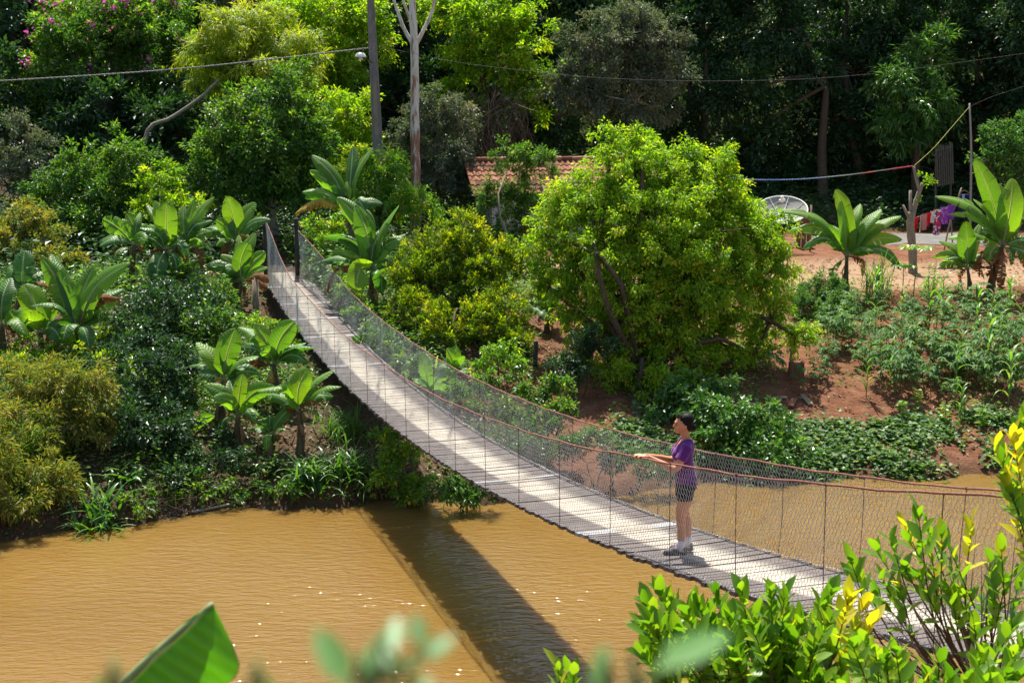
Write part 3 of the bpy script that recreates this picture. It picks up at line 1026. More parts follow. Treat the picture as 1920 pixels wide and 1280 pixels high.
# ------------------------------------------------------------------ banana plants, leaf tips read from the photo
FC = (0.0, -0.9, 0.45)     # blade turned towards the river
banana('banana plant low on the left bank, brown dead leaf drooping on its right', (146, 672), (144, 618), [
    (78, 482, .1, 'm', 1.25, .3, .05, .25, FC), (96, 476, .35, 'd', .8, .1, .04, .3, (.8, -.6, .3)), (176, 500, .3, 'm', 1.05, .25, .04, .2, FC), (242, 494, -.3, 'm', 1.15, .1, .10, .25, (-.5, -.8, .5)),
    (232, 541, .4, 'd', 1.0, .3, .1, .3), (56, 574, -.5, 'd', .9, .35, .25, .5), (228, 560, -.1, 'x', .95, .8, .22, .9), (64, 528, .5, 'x', .8, .8, .15, .6),
    (168, 652, -.6, 'd', .8, .1, .25, .3), (118, 640, -.7, 'd', .9, .1, .3, .3)], W=.66)
banana('banana plant at the left edge with one glowing yellow-green leaf', (82, 672), (76, 628), [
    (44, 533, .1, 'b', 1.35, .05, .05, .1, FC), (40, 606, -.5, 'b', 1.2, .05, .25, .4, (.2, -.9, .5)), (114, 640, -.4, 'd', 1.1, .05, .3, .3), (110, 575, .4, 'm', .8, .1), (20, 600, .3, 'd', .9, .3)])
banana('banana plant cut off by the left edge of the view with drooping grey-green leaves', (10, 668), (4, 612), [
    (50, 606, -.2, 'm', .9, .2, .2, .4), (48, 628, -.5, 'm', .9, .2, .3, .5), (-40, 560, 0, 'm', 1, .2), (20, 520, .3, 'd', 1, .2), (-30, 620, -.3, 'd', 1, .2), (2, 540, .2, 'd', 1.2, .2)])
banana('banana plant behind the left edge with a tall dark upright leaf', (40, 600), (42, 545), [
    (46, 470, .2, 'd', 1.2, .05, .04, .1, FC), (15, 500, .2, 'd', 1.0, .3), (75, 505, .3, 'd', .9, .3), (18, 545, -.3, 'd', .9, .3), (60, 560, -.3, 'm', .8, .3)])
banana('leftmost banana plant of the high row with a pale torn leaf', (245, 540), (252, 462), [
    (192, 410, .1, 'm', 1.2, .4, .06, .25, FC), (224, 412, .3, 'm', 1.0, .1, .06, .2, FC), (236, 400, .1, 'b', .8, .2, .1, .2), (272, 452, -.3, 'm', .9, .15, .3, .3), (186, 462, -.3, 'd', .9, .3, .2, .4), (215, 505, -.5, 'd', .9, .4, .3, .6), (262, 398, .3, 'm', .6, .1)])
banana('banana plant in the middle of the high row with a broad upright bright leaf', (308, 545), (312, 470), [
    (291, 376, .1, 'b', .8, .1, .05, .15, FC), (310, 378, -.1, 'b', 1.3, .05, .03, .1, FC), (262, 428, -.4, 'd', 1.0, .5, .2, .7), (274, 384, .4, 'm', .6, .2), (338, 410, .2, 'b', .9, .1, .06, .2, FC), (296, 538, -.6, 'd', 1.1, .05, .25, .2, FC), (350, 480, -.4, 'd', .9, .4, .3, .5), (330, 520, -.4, 'd', .8, .4, .3, .6)])
banana('banana plant in the high row with a browning folded leaf', (352, 548), (350, 468), [
    (346, 386, .2, 'm', .9, .1, .05, .2, FC), (364, 376, .2, 'm', .8, .1, .04, .2, FC), (374, 412, -.1, 'm', 1.0, .2, .08, .25, FC), (402, 369, 0, 'b', .9, .05, .04, .1, FC), (398, 414, -.3, 'd', 1.0, .25, .25, .4), (322, 440, -.3, 'm', .9, .3, .2, .4), (395, 470, -.4, 'm', .9, .3, .3, .5), (378, 505, -.4, 'x', .8, .8, .3, .8)])
banana('tall banana plant of the high row beside the left bridge post', (445, 560), (442, 455), [
    (424, 368, 0, 'b', 1.35, .05, .03, .1, FC), (480, 380, .1, 'm', 1.1, .05, .05, .15, FC), (446, 392, .3, 'm', .9, .1), (508, 412, -.2, 'd', .8, .2, .15, .3), (404, 412, .1, 'm', 1.0, .2, .06, .2), (405, 462, -.4, 'm', .9, .3, .3, .5), (468, 446, -.2, 'g', .7, .8, .3, .8), (420, 490, -.3, 'x', .9, .8, .35, .8)])
banana('banana plant right beside the bridge deck with pale folded leaves', (448, 578), (452, 530), [
    (478, 436, .1, 'm', 1.0, .1, .06, .25, (-.4, -.8, .4)), (466, 454, -.2, 'm', 1.05, .05, .03, .15, FC), (497, 472, -.1, 'm', .9, .05, .06, .2, FC), (502, 502, -.3, 'm', .7, .1, .1, .2), (413, 478, 0, 'b', .9, .1, .06, .2), (422, 500, -.3, 'd', 1, .1, .1, .2), (386, 500, -.2, 'd', .9, .2, .2, .4), (448, 440, .3, 'b', .7, .1), (500, 545, -.1, 'x', .7, .8, .2, .9)])
banana('banana plant of the lower grove with one translucent yellow-green leaf on its left', (414, 800), (416, 716), [
    (366, 642, .1, 'b', 1.1, .1, .08, .2, FC), (441, 616, .1, 'm', 1.25, .05, .04, .15, FC), (486, 668, -.2, 'm', .9, .1, .14, .3, (-.3, -.6, .7)), (390, 655, .4, 'd', .9, .2), (430, 640, .3, 'd', .8, .2), (410, 738, -.4, 'g', .6, .7, .3, .8), (372, 700, -.2, 'd', .8, .3)], W=.58)
banana('banana plant at the back of the lower grove with blue-green leaves against the deck', (516, 765), (514, 686), [
    (476, 606, .1, 'b', .85, .05, .05, .1, FC), (446, 613, .3, 'm', .9, .15, .12, .3), (552, 602, 0, 'm', 1.15, .05, .05, .15, FC), (594, 652, -.2, 'd', .95, .15, .14, .3), (578, 682, -.3, 'd', .9, .2, .25, .4), (500, 626, .2, 'b', .6, .05), (488, 660, -.3, 'm', .8, .1, .2, .3), (505, 740, -.3, 'g', .7, .7, .3, .9), (540, 660, .3, 'd', .9, .1)], W=.58)
banana('banana plant in front of the lower grove with a narrow pale spear leaf', (446, 848), (447, 782), [
    (456, 700, -.1, 'b', .85, .0, .03, .05, FC), (384, 722, 0, 'm', .9, .1, .12, .3), (400, 746, -.4, 'm', .8, .05, .15, .25), (516, 726, -.1, 'm', 1.0, .1, .12, .25), (486, 780, -.4, 'm', .75, .1, .22, .3), (432, 712, .3, 'd', .9, .1, .05, .2, FC), (466, 720, .3, 'd', 1.0, .1, .05, .2, FC), (478, 795, -.5, 'd', .6, .1, .3, .3)], W=.5)
banana('banana plant under the bridge with one broad glowing upright leaf', (560, 850), (560, 770), [
    (577, 690, -.1, 'b', 1.25, .0, .05, .12, FC), (482, 734, -.3, 'm', .85, .1, .22, .35), (628, 693, 0, 'm', .95, .1, .08, .25), (640, 725, -.3, 'm', .9, .15, .14, .35), (534, 732, -.1, 'm', .7, .05, .06, .2, FC), (550, 700, .3, 'm', 1.0, .1, .04, .2, FC), (602, 758, -.2, 'x', .7, .7, .25, .9), (530, 745, -.4, 'm', .6, .1)], W=.52)
banana('small dark banana plant between the stems of the lower grove', (509, 850), (509, 816), [
    (546, 764, .1, 'd', .9, .05, .05, .2, FC), (480, 788, 0, 'd', .7, .1, .1, .3), (536, 806, -.3, 'm', .6, .05, .2, .3), (500, 846, -.5, 'm', .6, .0, .35, .3), (505, 778, .2, 'd', .6, .1)], W=.42, stem_r=.05)
banana('smallest banana plant of the lower grove with a brown-tinged leaf', (354, 838), (354, 812), [
    (359, 760, .1, 'd', .5, .05, .04, .1), (402, 778, -.1, 'm', .7, .05, .08, .2), (336, 782, .1, 'd', .6, .1), (372, 770, .1, 'x', .6, .3, .06, .2), (340, 822, -.4, 'd', .6, .1)], W=.42, stem_r=.05)
banana('tall banana plant behind the bridge rail with an orange fringed hanging leaf', (660, 560), (654, 392), [
    (584, 291, .1, 'm', 1.0, .2, .06, .3, FC), (580, 320, -.2, 'm', .95, .25, .08, .3), (566, 360, -.2, 'm', 1.0, .3, .14, .5), (552, 402, -.4, 'g', 1.0, .6, .18, .9), (700, 276, .1, 'm', .75, .1, .05, .25, (-.7, -.6, .3)), (660, 274, .4, 'd', 1.0, .2, .03, .2), (600, 352, .3, 'd', .8, .3), (684, 395, -.4, 'd', 1.1, .4, .35, .5), (650, 340, .1, 'b', .5, .0)], d=41.5, W=.68, stem_r=.11)
banana('banana plant behind the bridge rail with a big glowing leaf hanging forward', (700, 575), (698, 505), [
    (632, 370, .2, 'm', 1.1, .15, .08, .25, FC), (668, 384, -.1, 'm', 1.3, .25, .03, .25, FC), (748, 384, .1, 'm', 1.0, .1, .10, .3, (-.5, -.8, .3)), (754, 446, -.1, 'm', 1.1, .05, .12, .25, (-.5, -.8, .3)), (604, 444, .1, 'd', 1.0, .3, .15, .5), (632, 440, .2, 'd', 1.0, .2, .12, .4), (693, 405, .0, 'm', .18, .0, .0, .0), (668, 548, -.7, 'b', 1.2, .0, .35, .15, (-.2, -.9, .3)), (612, 470, -.2, 'm', .7, .05, .1, .3), (642, 476, -.3, 'b', .6, .1, .1, .2), (716, 552, -.5, 'd', 1.1, .1, .35, .3), (662, 500, -.5, 'x', .6, .8, .2, .8), (740, 500, -.3, 'm', .8, .1, .2, .3)], W=.66)
banana('banana plant with two bare stems at the edge of the pale yard', (1586, 548), (1588, 482), [
    (1567, 355, .1, 'b', 1.15, .05, .06, .35, (-.6, -.8, .2)), (1578, 376, -.1, 'm', .9, .05, .05, .2, FC), (1614, 382, .2, 'm', 1.0, .1, .08, .3, (-.4, -.8, .5)), (1652, 392, .1, 'm', 1.0, .05, .08, .25, (-.5, -.7, .5)), (1690, 405, .1, 'm', 1.05, .0, .10, .2, (-.4, -.6, .8)), (1692, 450, -.2, 'm', .95, .1, .16, .3, (-.2, -.6, .8)), (1690, 507, -.4, 'd', .8, .05, .22, .2), (1455, 396, -.1, 'm', .95, .15, .18, .35, (.3, -.6, .7)), (1478, 434, -.2, 'm', .9, .2, .2, .4, (.3, -.6, .7)), (1505, 468, -.3, 'd', .8, .2, .25, .5), (1600, 425, -.2, 'd', 1.0, .1, .05, .3, FC), (1640, 470, -.4, 'm', .7, .1, .2, .3)], W=.66, stem_r=.085)
banana('young banana plant with a broad paddle leaf on the edge of the garden', (1816, 552), (1814, 505), [
    (1812, 414, -.1, 'm', 1.45, .05, .03, .1, FC), (1838, 418, .2, 'b', .8, .0, .03, .1), (1760, 452, .1, 'm', .8, .1, .12, .3), (1748, 484, -.2, 'm', .65, .1, .18, .3), (1772, 488, -.3, 'd', .6, .1, .2, .3), (1850, 470, .2, 'm', .8, .1), (1842, 498, -.3, 'd', .6, .1, .2, .3), (1768, 472, .1, 'd', .6, .1)], W=.55, stem_r=.07)
banana('large banana plant at the right edge with a trunk wrapped in dead leaves', (1850, 560), (1880, 462), [
    (1828, 298, .2, 'm', 1.2, .05, .05, .25, (-.3, -.9, .3)), (1752, 368, -.2, 'm', 1.2, .3, .14, .35, (.3, -.6, .7)), (1778, 402, -.4, 'm', 1.1, .2, .14, .4, (.3, -.6, .7)), (1872, 345, .3, 'm', .9, .1, .05, .2), (1898, 334, -.2, 'b', 1.35, .05, .04, .1, FC), (1940, 380, -.1, 'm', 1.2, .2), (1852, 494, -.4, 'm', .9, .25, .25, .4), (1930, 520, -.6, 'd', 1.0, .4, .3, .5), (1940, 460, -.3, 'd', 1.1, .3, .2, .5), (1862, 530, -.2, 'x', .9, .9, .25, 1.), (1838, 520, -.1, 'x', .9, .9, .3, 1.), (1875, 560, -.3, 'x', .8, .9, .3, 1.), (1820, 440, .3, 'd', 1.0, .3, .2, .4)], W=.72, stem_r=.12)
banana('small banana plant seen through the wire mesh below the golden bush', (846, 722), (850, 702), [
    (858, 648, .1, 'm', .9, .05, .03, .15, FC), (838, 652, .0, 'b', .7, .1), (872, 668, -.1, 'm', .7, .1), (822, 690, -.2, 'd', .7, .2, .2, .3), (880, 700, -.3, 'd', .7, .2, .2, .3)], W=.55, stem_r=.05)
banana('young banana plant behind the wire mesh with pale leaves above the deck edge', (806, 760), (806, 738), [
    (792, 660, -.1, 'm', .8, .1, .03, .1, FC), (845, 690, 0, 'm', .9, .2, .1, .3), (775, 710, -.2, 'm', .8, .3, .2, .4), (842, 742, -.3, 'm', .9, .2, .2, .3), (820, 790, -.4, 'm', .9, .3, .3, .3)], W=.55, stem_r=.05)
banana('dark banana plant in the shade left of the big bright tree', (1030, 625), (1032, 592), [
    (1008, 528, .1, 'd', .9, .2), (1062, 548, .0, 'd', 1.0, .1, .1, .3), (1056, 572, -.3, 'm', 1.0, .2, .2, .3), (990, 565, -.1, 'd', .9, .2, .2, .4), (1020, 600, -.5, 'd', .9, .2, .2, .4), (1046, 530, .3, 'd', .8, .2)], W=.6)
# ------------------------------------------------------------------ the wooded hill behind
G = 'trees on the wooded hill'
# far-off wood on the hill: reads as one mass
def wood():
    C, O, T = [], [], []
    for x in np.arange(-40, 42, 2.6):
        for y in np.arange(66, 104, 5.0):
            if abs(x) > 0.42 * y + 4:
                continue
            xx, yy = x + rng.normal(0, 1.0), y + rng.normal(0, 1.5)
            h = rng.uniform(4.0, 8.5)
            r = np.array([rng.uniform(1.6, 2.6), rng.uniform(1.6, 2.4), h * 0.55])
            c = np.array([xx, yy, float(hz(xx, yy)) + h * 0.55])
            c_, o_ = lobe_clumps(c, r, 0.8, 0.9, 0.15)
            C.append(c_)
            O.append(o_)
            T.append(np.full(len(c_), rng.normal(0.0, 0.15)))
    C, O, T = np.vstack(C), np.vstack(O), np.concatenate(T)
    P, D, N, L, W, t = clump_leaves(C, O, rng.uniform(0.6, 1.1, len(C)), 34, 0.30, 0.15, 0.35)
    t = t + np.repeat(T, len(t) // len(C))
    o = obj('forest', leaf_mesh('forest', P, D, N, L, W, t, M['dark'], (0, 80, 10)))
    o.location = (0, 80, 10)
    tag(o, 'dense dark wood covering the hill behind the clearing', 'forest', kind='stuff')


wood()
FT = dict(L=0.20, W=0.095, rc=0.55)
tree('flowering_tree', 'broad green tree dotted with magenta flowers at the upper left', 'tree', 54,
     [(110, 130, 85, 90), (210, 95, 95, 95, 1), (300, 120, 70, 90, 1.5), (180, 40, 100, 60, 2), (95, 210, 55, 60), (260, 20, 90, 50, 2)], mat='broad', flowers=('pink', 46, 0.13, 0.9), trunk_r=.22, group=G, base=(215, 330, 55.5), bark='bark_pale', **FT)
tree('feathery_tree', 'yellow-green feathery tree rising behind the leafy tree, left of the pole', 'tree', 52.5,
     [(440, 60, 70, 45), (520, 85, 70, 40, .5), (380, 100, 60, 35), (470, 120, 75, 35, -.4), (400, 150, 50, 28), (580, 110, 40, 50, .6), (480, 30, 60, 26, 1)], L=.26, W=.042, rc=.45, mat='lime', droop=.75, fill=.55, trunk_r=.15, group=G, base=(430, 380, 52.5), upn=1.2)
tree('leafy_tree', 'glossy round leafy tree above the bridge entrance, the largest on the left', 'tree', 45.5,
     [(470, 235, 90, 70), (545, 180, 62, 55, .4), (420, 300, 80, 60, -.2), (520, 310, 85, 70, -.3), (565, 260, 55, 70), (390, 350, 55, 40, -.3), (480, 370, 80, 40, -.2), (570, 350, 45, 45)], mat='broad', trunk_r=.16, group=G, base=(522, 470, 45.5), L=.15, W=.075, rc=.42, fork=(510, 395, 45.5), bark='bark_pale', stems=3)
tree('leafy_tree', 'loose leafy tree of light green sprays at the left, above the high banana row', 'tree', 44.5,
     [(240, 300, 45, 55), (150, 320, 55, 45), (215, 380, 85, 60, -.3), (110, 380, 65, 50), (165, 440, 75, 45, -.4), (300, 365, 55, 45, .2), (320, 420, 50, 35)], mat='broad', trunk_r=.11, group=G, base=(200, 520, 44.5), L=.15, W=.07, rc=.36, cov=.95, stems=2)
tree('shrub_tree', 'dull grey-green shrubby tree at the left edge below the dark hollow', 'tree', 46.5,
     [(40, 290, 55, 50), (20, 350, 50, 55), (75, 345, 35, 45), (50, 240, 30, 22)], mat='grey', trunk_r=.10, group=G, L=.13, W=.05, rc=.36, cov=.9)
tree('shrub_tree', 'sunlit yellowish shrub at the left edge beside the banana plants', 'bush', 41.5,
     [(40, 430, 60, 50), (20, 480, 50, 40), (90, 460, 40, 40), (110, 500, 40, 30)], mat='olive', trunk_r=.08, L=.11, W=.05, rc=.32, group='bushes on the left bank')
tree('broad_tree', 'vivid green tree at the top, between feathery tree and pole', 'tree', 57,
     [(620, 40, 75, 55), (640, 120, 60, 50, -.3), (560, 30, 50, 50, .5), (690, 60, 40, 80, 1), (610, 175, 45, 35, -.4)], mat='bright', trunk_r=.2, group=G, L=.21, W=.10, rc=.5, base=(640, 330, 57))
tree('bushy_tree', 'light green bushy tree just left of the lamp pole', 'tree', 48.8,
     [(640, 215, 58, 45), (610, 260, 50, 45), (665, 265, 45, 40), (640, 310, 55, 35)], mat='bright', trunk_r=.1, group=G, L=.14, W=.06, rc=.36)
tree('shrub', 'glossy yellow-tipped shrub at the foot of the lamp pole', 'bush', 45.2,
     [(690, 305, 48, 32), (735, 320, 30, 30), (660, 330, 40, 34), (725, 372, 55, 30), (770, 390, 50, 30), (690, 400, 50, 30, .3)], mat='fresh', trunk_r=.07, L=.12, W=.055, rc=.3, group='bushes behind the footbridge')
tree('vine_covered_tree', 'grey-green drooping shrubby tree behind the pale peeling trunk', 'tree', 50.5,
     [(800, 215, 42, 45), (850, 235, 40, 45, .3), (770, 280, 40, 55), (825, 300, 60, 60), (860, 340, 40, 40)], mat='grey', trunk_r=.1, group=G, L=.13, W=.05, rc=.36, droop=.6)
tree('tall_tree', 'tall green tree of round leafy tiers right of the peeling trunk', 'tree', 56,
     [(905, 60, 70, 50), (950, 110, 55, 40, -.3), (880, 130, 55, 45), (900, 10, 80, 40, .6), (980, 60, 50, 45, .5), (860, 190, 35, 45), (990, 150, 45, 35, .2), (1000, 190, 30, 30), (830, 20, 50, 50, 1)], mat='bright', trunk_r=.2, group=G, L=.19, W=.085, rc=.48, base=(925, 300, 56), droop=.4)
tree('silver_tree', 'silvery grey-leaved tree on several thin leaning trunks above the house', 'tree', 55,
     [(1130, 90, 80, 50), (1190, 130, 85, 50), (1080, 160, 60, 40, -.2), (1230, 70, 55, 50, .3), (1120, 195, 60, 35), (1250, 150, 50, 50, .2), (1180, 40, 50, 30, .4), (1220, 200, 45, 28)], mat='grey', trunk_r=.17, group=G, L=.17, W=.06, rc=.45, base=(1195, 330, 55), stems=4, bark='bark_pale', fork=(1190, 190, 55), droop=.45)
# dark trees of the right-hand hill: tall, unseen upper crowns added for shade
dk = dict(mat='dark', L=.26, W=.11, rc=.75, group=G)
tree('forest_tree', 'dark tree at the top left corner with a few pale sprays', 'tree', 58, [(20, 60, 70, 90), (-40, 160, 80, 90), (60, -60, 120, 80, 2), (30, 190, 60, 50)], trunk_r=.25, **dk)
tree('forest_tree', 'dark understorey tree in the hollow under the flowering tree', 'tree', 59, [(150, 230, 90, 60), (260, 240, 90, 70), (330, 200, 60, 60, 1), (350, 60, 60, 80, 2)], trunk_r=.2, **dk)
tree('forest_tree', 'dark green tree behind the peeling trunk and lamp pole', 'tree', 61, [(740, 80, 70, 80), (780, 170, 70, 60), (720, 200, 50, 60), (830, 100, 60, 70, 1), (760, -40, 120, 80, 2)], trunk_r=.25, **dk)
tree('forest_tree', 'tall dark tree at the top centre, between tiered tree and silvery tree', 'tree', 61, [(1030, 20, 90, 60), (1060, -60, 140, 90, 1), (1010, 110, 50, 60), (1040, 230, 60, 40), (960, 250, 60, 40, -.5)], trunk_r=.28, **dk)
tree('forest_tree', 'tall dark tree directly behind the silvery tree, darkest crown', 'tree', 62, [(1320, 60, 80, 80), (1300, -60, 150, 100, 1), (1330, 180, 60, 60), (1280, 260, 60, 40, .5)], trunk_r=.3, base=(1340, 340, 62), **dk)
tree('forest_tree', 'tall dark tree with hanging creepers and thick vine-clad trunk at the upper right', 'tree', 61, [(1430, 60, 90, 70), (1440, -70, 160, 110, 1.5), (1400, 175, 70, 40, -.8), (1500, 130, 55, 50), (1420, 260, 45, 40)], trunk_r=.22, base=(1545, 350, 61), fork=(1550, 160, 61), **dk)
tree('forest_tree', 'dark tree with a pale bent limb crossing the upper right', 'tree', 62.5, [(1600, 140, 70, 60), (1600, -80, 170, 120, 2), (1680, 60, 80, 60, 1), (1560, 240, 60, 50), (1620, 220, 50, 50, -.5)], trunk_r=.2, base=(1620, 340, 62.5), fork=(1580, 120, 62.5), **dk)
tree('forest_tree', 'tree with hanging tiers of brighter compound leaves behind the wooden gate', 'tree', 59.5, [(1700, 160, 65, 40), (1730, 200, 60, 40, -.3), (1690, 240, 55, 35), (1750, 110, 60, 40, .4), (1720, 265, 40, 25, -.2)], trunk_r=.2, mat='strap', L=.36, W=.07, rc=.55, group=G, droop=.7, base=(1725, 340, 59.5), fill=.45)
tree('forest_tree', 'dark tree at the top right corner, some leaves catching light', 'tree', 62, [(1830, 80, 90, 80), (1850, -90, 180, 120, 2), (1900, 180, 80, 70), (1800, 200, 60, 50, 1)], trunk_r=.3, **dk)
tree('forest_tree', 'dark tree beyond the right edge of the clearing', 'tree', 60, [(1960, 60, 100, 120), (1990, -120, 200, 140, 1), (1950, 240, 70, 60)], trunk_r=.3, **dk)
tree('forest_tree', 'low dark tree in deep shade behind the satellite dish', 'tree', 63, [(1470, 300, 80, 50), (1400, 320, 60, 40, 1), (1560, 310, 70, 45, 1)], trunk_r=.2, **dk)
tree('forest_tree', 'low dark tree in deep shade behind the clothes line', 'tree', 64, [(1660, 320, 60, 45), (1770, 290, 70, 55, 1), (1850, 300, 60, 40, 1)], trunk_r=.2, **dk)
tree('shrub_tree', 'small-leaved pale green tree at the right edge behind the big banana plant', 'tree', 53.5,
     [(1880, 260, 48, 35), (1910, 300, 45, 45), (1855, 305, 22, 28), (1940, 250, 40, 60), (1890, 345, 30, 22)], mat='blue', trunk_r=.1, L=.16, W=.085, rc=.34, group=G, cov=.9)

# brown creeper thicket beside the house
def thicket():
    c = at(905, 265, 54.5)
    base = np.array([c[0], c[1], float(hz(c[0], c[1]))])
    root = empty('creeper_thicket', base, 'tangled brown creepers hanging in a thicket behind the tiled roof', 'creeper')
    mb = MB(base)
    for i in range(260):
        u = rng.uniform(842, 985)
        v = rng.uniform(165, 260)
        p = at(u, v, 54.5 + rng.uniform(-1, 1))
        q = p + np.array([rng.normal(0, .5), rng.normal(0, .3), -rng.uniform(.8, 2.6)])
        m_ = (p + q) / 2 + rng.normal(size=3) * [.35, .2, .2]
        mb.tube(curve([p, m_, q], 6), rng.uniform(.008, .02), 3, 0, rng.random(), caps=False)
    mb.build('stems', M['twigs'], root)
    C = np.stack([at(rng.uniform(845, 985), rng.uniform(190, 320), 54.8 + rng.uniform(-.8, .8)) for _ in range(42)])
    P, D, N, L, W, t = clump_leaves(C, runit(len(C)), .4, 60, .10, .04, .8)
    obj('dry_foliage', leaf_mesh('dry_foliage', P, D, N, L, W, t, M['twigs'], base), root)


thicket()

# ------------------------------------------------------------------ shrubs of the far bank
GB = 'bushes on the left bank'
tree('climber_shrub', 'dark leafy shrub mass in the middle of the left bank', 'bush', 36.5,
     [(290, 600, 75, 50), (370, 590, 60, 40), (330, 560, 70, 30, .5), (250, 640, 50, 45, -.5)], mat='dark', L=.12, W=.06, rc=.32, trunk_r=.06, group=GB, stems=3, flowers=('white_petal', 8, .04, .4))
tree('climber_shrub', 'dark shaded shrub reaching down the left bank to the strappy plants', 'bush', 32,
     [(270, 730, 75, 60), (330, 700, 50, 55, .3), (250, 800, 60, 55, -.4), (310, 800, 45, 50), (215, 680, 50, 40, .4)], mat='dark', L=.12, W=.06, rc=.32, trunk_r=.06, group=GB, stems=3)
tree('olive_shrub', 'olive and yellow feathery shrub over the water at the left edge', 'bush', 27.8,
     [(60, 730, 85, 55, .8), (150, 720, 70, 40, .6), (40, 820, 70, 55), (130, 800, 65, 50, .1), (70, 890, 75, 45, -.4), (30, 950, 60, 40, -.7), (170, 770, 45, 40, .4), (-40, 860, 60, 120)], mat='olive', L=.14, W=.034, rc=.26, trunk_r=.05, group=GB, stems=5, droop=.6, bark='twig_grey', twigs=10, fill=.42)
tree('shrub', 'yellowish low shrub on the soil between the left banana plants', 'bush', 34.5,
     [(190, 640, 45, 22), (60, 690, 60, 22, -.5), (130, 700, 45, 18, -.6)], mat='gold', L=.09, W=.045, rc=.22, trunk_r=.03, group=GB, stems=3, cov=.8)
tree('shrub', 'bright grassy shrub patch in sun under the end of the bridge', 'bush', 36,
     [(500, 620, 38, 18), (540, 640, 26, 22, -.3), (470, 600, 26, 14, .5)], mat='fresh', L=.08, W=.04, rc=.2, trunk_r=.02, group=GB, stems=3, cov=.9)
tree('shrub', 'green weedy shrub filling the gap behind the lower banana grove', 'bush', 37.5,
     [(400, 560, 40, 30), (390, 620, 45, 30, -.5), (350, 520, 50, 25, .5), (425, 590, 25, 25)], mat='broad', L=.10, W=.05, rc=.25, trunk_r=.03, group=GB, stems=3)
tree('shrub', 'low dark shrub at the water side of the lower banana grove', 'bush', 29.8,
     [(400, 860, 45, 28), (480, 880, 40, 22), (330, 880, 35, 25, -.2), (440, 835, 40, 22, .4)], mat='dark', L=.10, W=.05, rc=.24, trunk_r=.03, group=GB, stems=3, cov=.7)
tree('shrub', 'white-flowering shrub tight against the right side of the far bridge end', 'bush', 41,
     [(618, 500, 22, 22), (618, 460, 28, 20, .3), (650, 545, 24, 24, -.4), (672, 590, 20, 20, -1), (594, 428, 22, 16, .8), (640, 430, 36, 20, .9)], mat='fresh', L=.10, W=.05, rc=.22, trunk_r=.04, group='bushes behind the footbridge', stems=2, flowers=('white_petal', 12, .045, .5))
tree('golden_bush', 'dense round bush with golden-yellow tips beside the footbridge', 'bush', 37,
     [(830, 470, 78, 48), (790, 530, 62, 52, -.3), (880, 540, 75, 60, -.3), (930, 490, 50, 48, .2), (850, 610, 85, 42, -.5), (930, 600, 60, 50), (770, 590, 40, 40, -.2), (960, 640, 40, 30, -.3), (870, 430, 40, 25, .4)], mat='gold', L=.085, W=.042, rc=.22, trunk_r=.1, group='bushes behind the footbridge', fill=.55, spread=.5, droop=-.2)
tree('bare_twig_tree', 'small half-bare tree with grey twigs in front of the tiled house', 'tree', 44.5,
     [(960, 300, 38, 28), (1010, 310, 38, 30, .2), (930, 380, 38, 36), (980, 370, 50, 40), (1000, 430, 36, 36), (920, 440, 38, 32, -.3), (965, 480, 36, 40, -.4)], mat='broad', L=.10, W=.05, rc=.28, trunk_r=.07, cov=1.0, fill=.5, bark='bark_pale', base=(985, 600, 40.5), twigs=14, group='bushes behind the footbridge')
tree('big_bright_tree', 'big rounded bright yellow-green tree in full sun by the river', 'tree', 34.5,
     [(1225, 470, 215, 190, .3), (1190, 325, 95, 70), (1270, 345, 85, 70, .1), (1110, 390, 80, 70), (1220, 440, 120, 85, -.6), (1345, 430, 85, 80), (1075, 480, 65, 75), (1170, 550, 95, 80, -.7), (1300, 545, 95, 80, -.6), (1405, 520, 65, 80), (1150, 268, 38, 34), (1205, 275, 40, 34, .2), (1290, 290, 38, 32, .2), (1330, 345, 48, 50, .3), (1050, 380, 36, 42, .2), (1395, 410, 40, 50, .3),
      (1240, 640, 90, 65, -.5), (1150, 650, 70, 62, -.4), (1345, 635, 75, 55, -.2), (1445, 600, 48, 60, .1), (1450, 500, 40, 55, .2), (1090, 590, 50, 60, -.1), (1200, 710, 75, 40, -.3), (1290, 700, 60, 36, -.2), (1490, 630, 30, 36, .2), (1400, 660, 50, 34), (1378, 395, 40, 44, .2), (1445, 445, 45, 52, .2), (1345, 300, 42, 36, .3), (1020, 440, 36, 50, .2), (1030, 540, 40, 45, .1)], mat='bright', trunk_r=.17, base=(1195, 800), fork=(1200, 700, 34), droop=.75, group=None, fill=.38, cov=.88, twigs=9, kind='quad', bark='bark', inner=.5, L=.10, W=.048, rc=.27, upn=.7)
tree('shrub', 'small fine-leaved blue-green bush below the yard banana plant', 'bush', 40,
     [(1540, 550, 42, 34), (1510, 575, 32, 28, -.2), (1570, 585, 28, 26, -.3)], mat='blue', L=.07, W=.035, rc=.22, trunk_r=.03, group='bushes on the right bank', stems=3)
tree('shrub', 'dark green shaded bush beside the river behind the woman', 'bush', 30.6,
     [(1370, 790, 60, 45), (1440, 800, 50, 40), (1420, 845, 70, 30, -.4), (1330, 840, 45, 35, -.3), (1320, 770, 40, 30, .4), (1480, 850, 40, 25, -.3)], mat='strap', L=.12, W=.075, rc=.26, trunk_r=.04, group='bushes on the right bank', stems=3, droop=.6)
tree('shrub', 'dark small-leaved bush left of the big tree trunk, on the shaded soil', 'bush', 32.5,
     [(1120, 640, 32, 32), (1095, 680, 30, 26), (1060, 700, 36, 26, -.2)], mat='dark', L=.09, W=.05, rc=.22, trunk_r=.03, group='bushes on the right bank', stems=2)
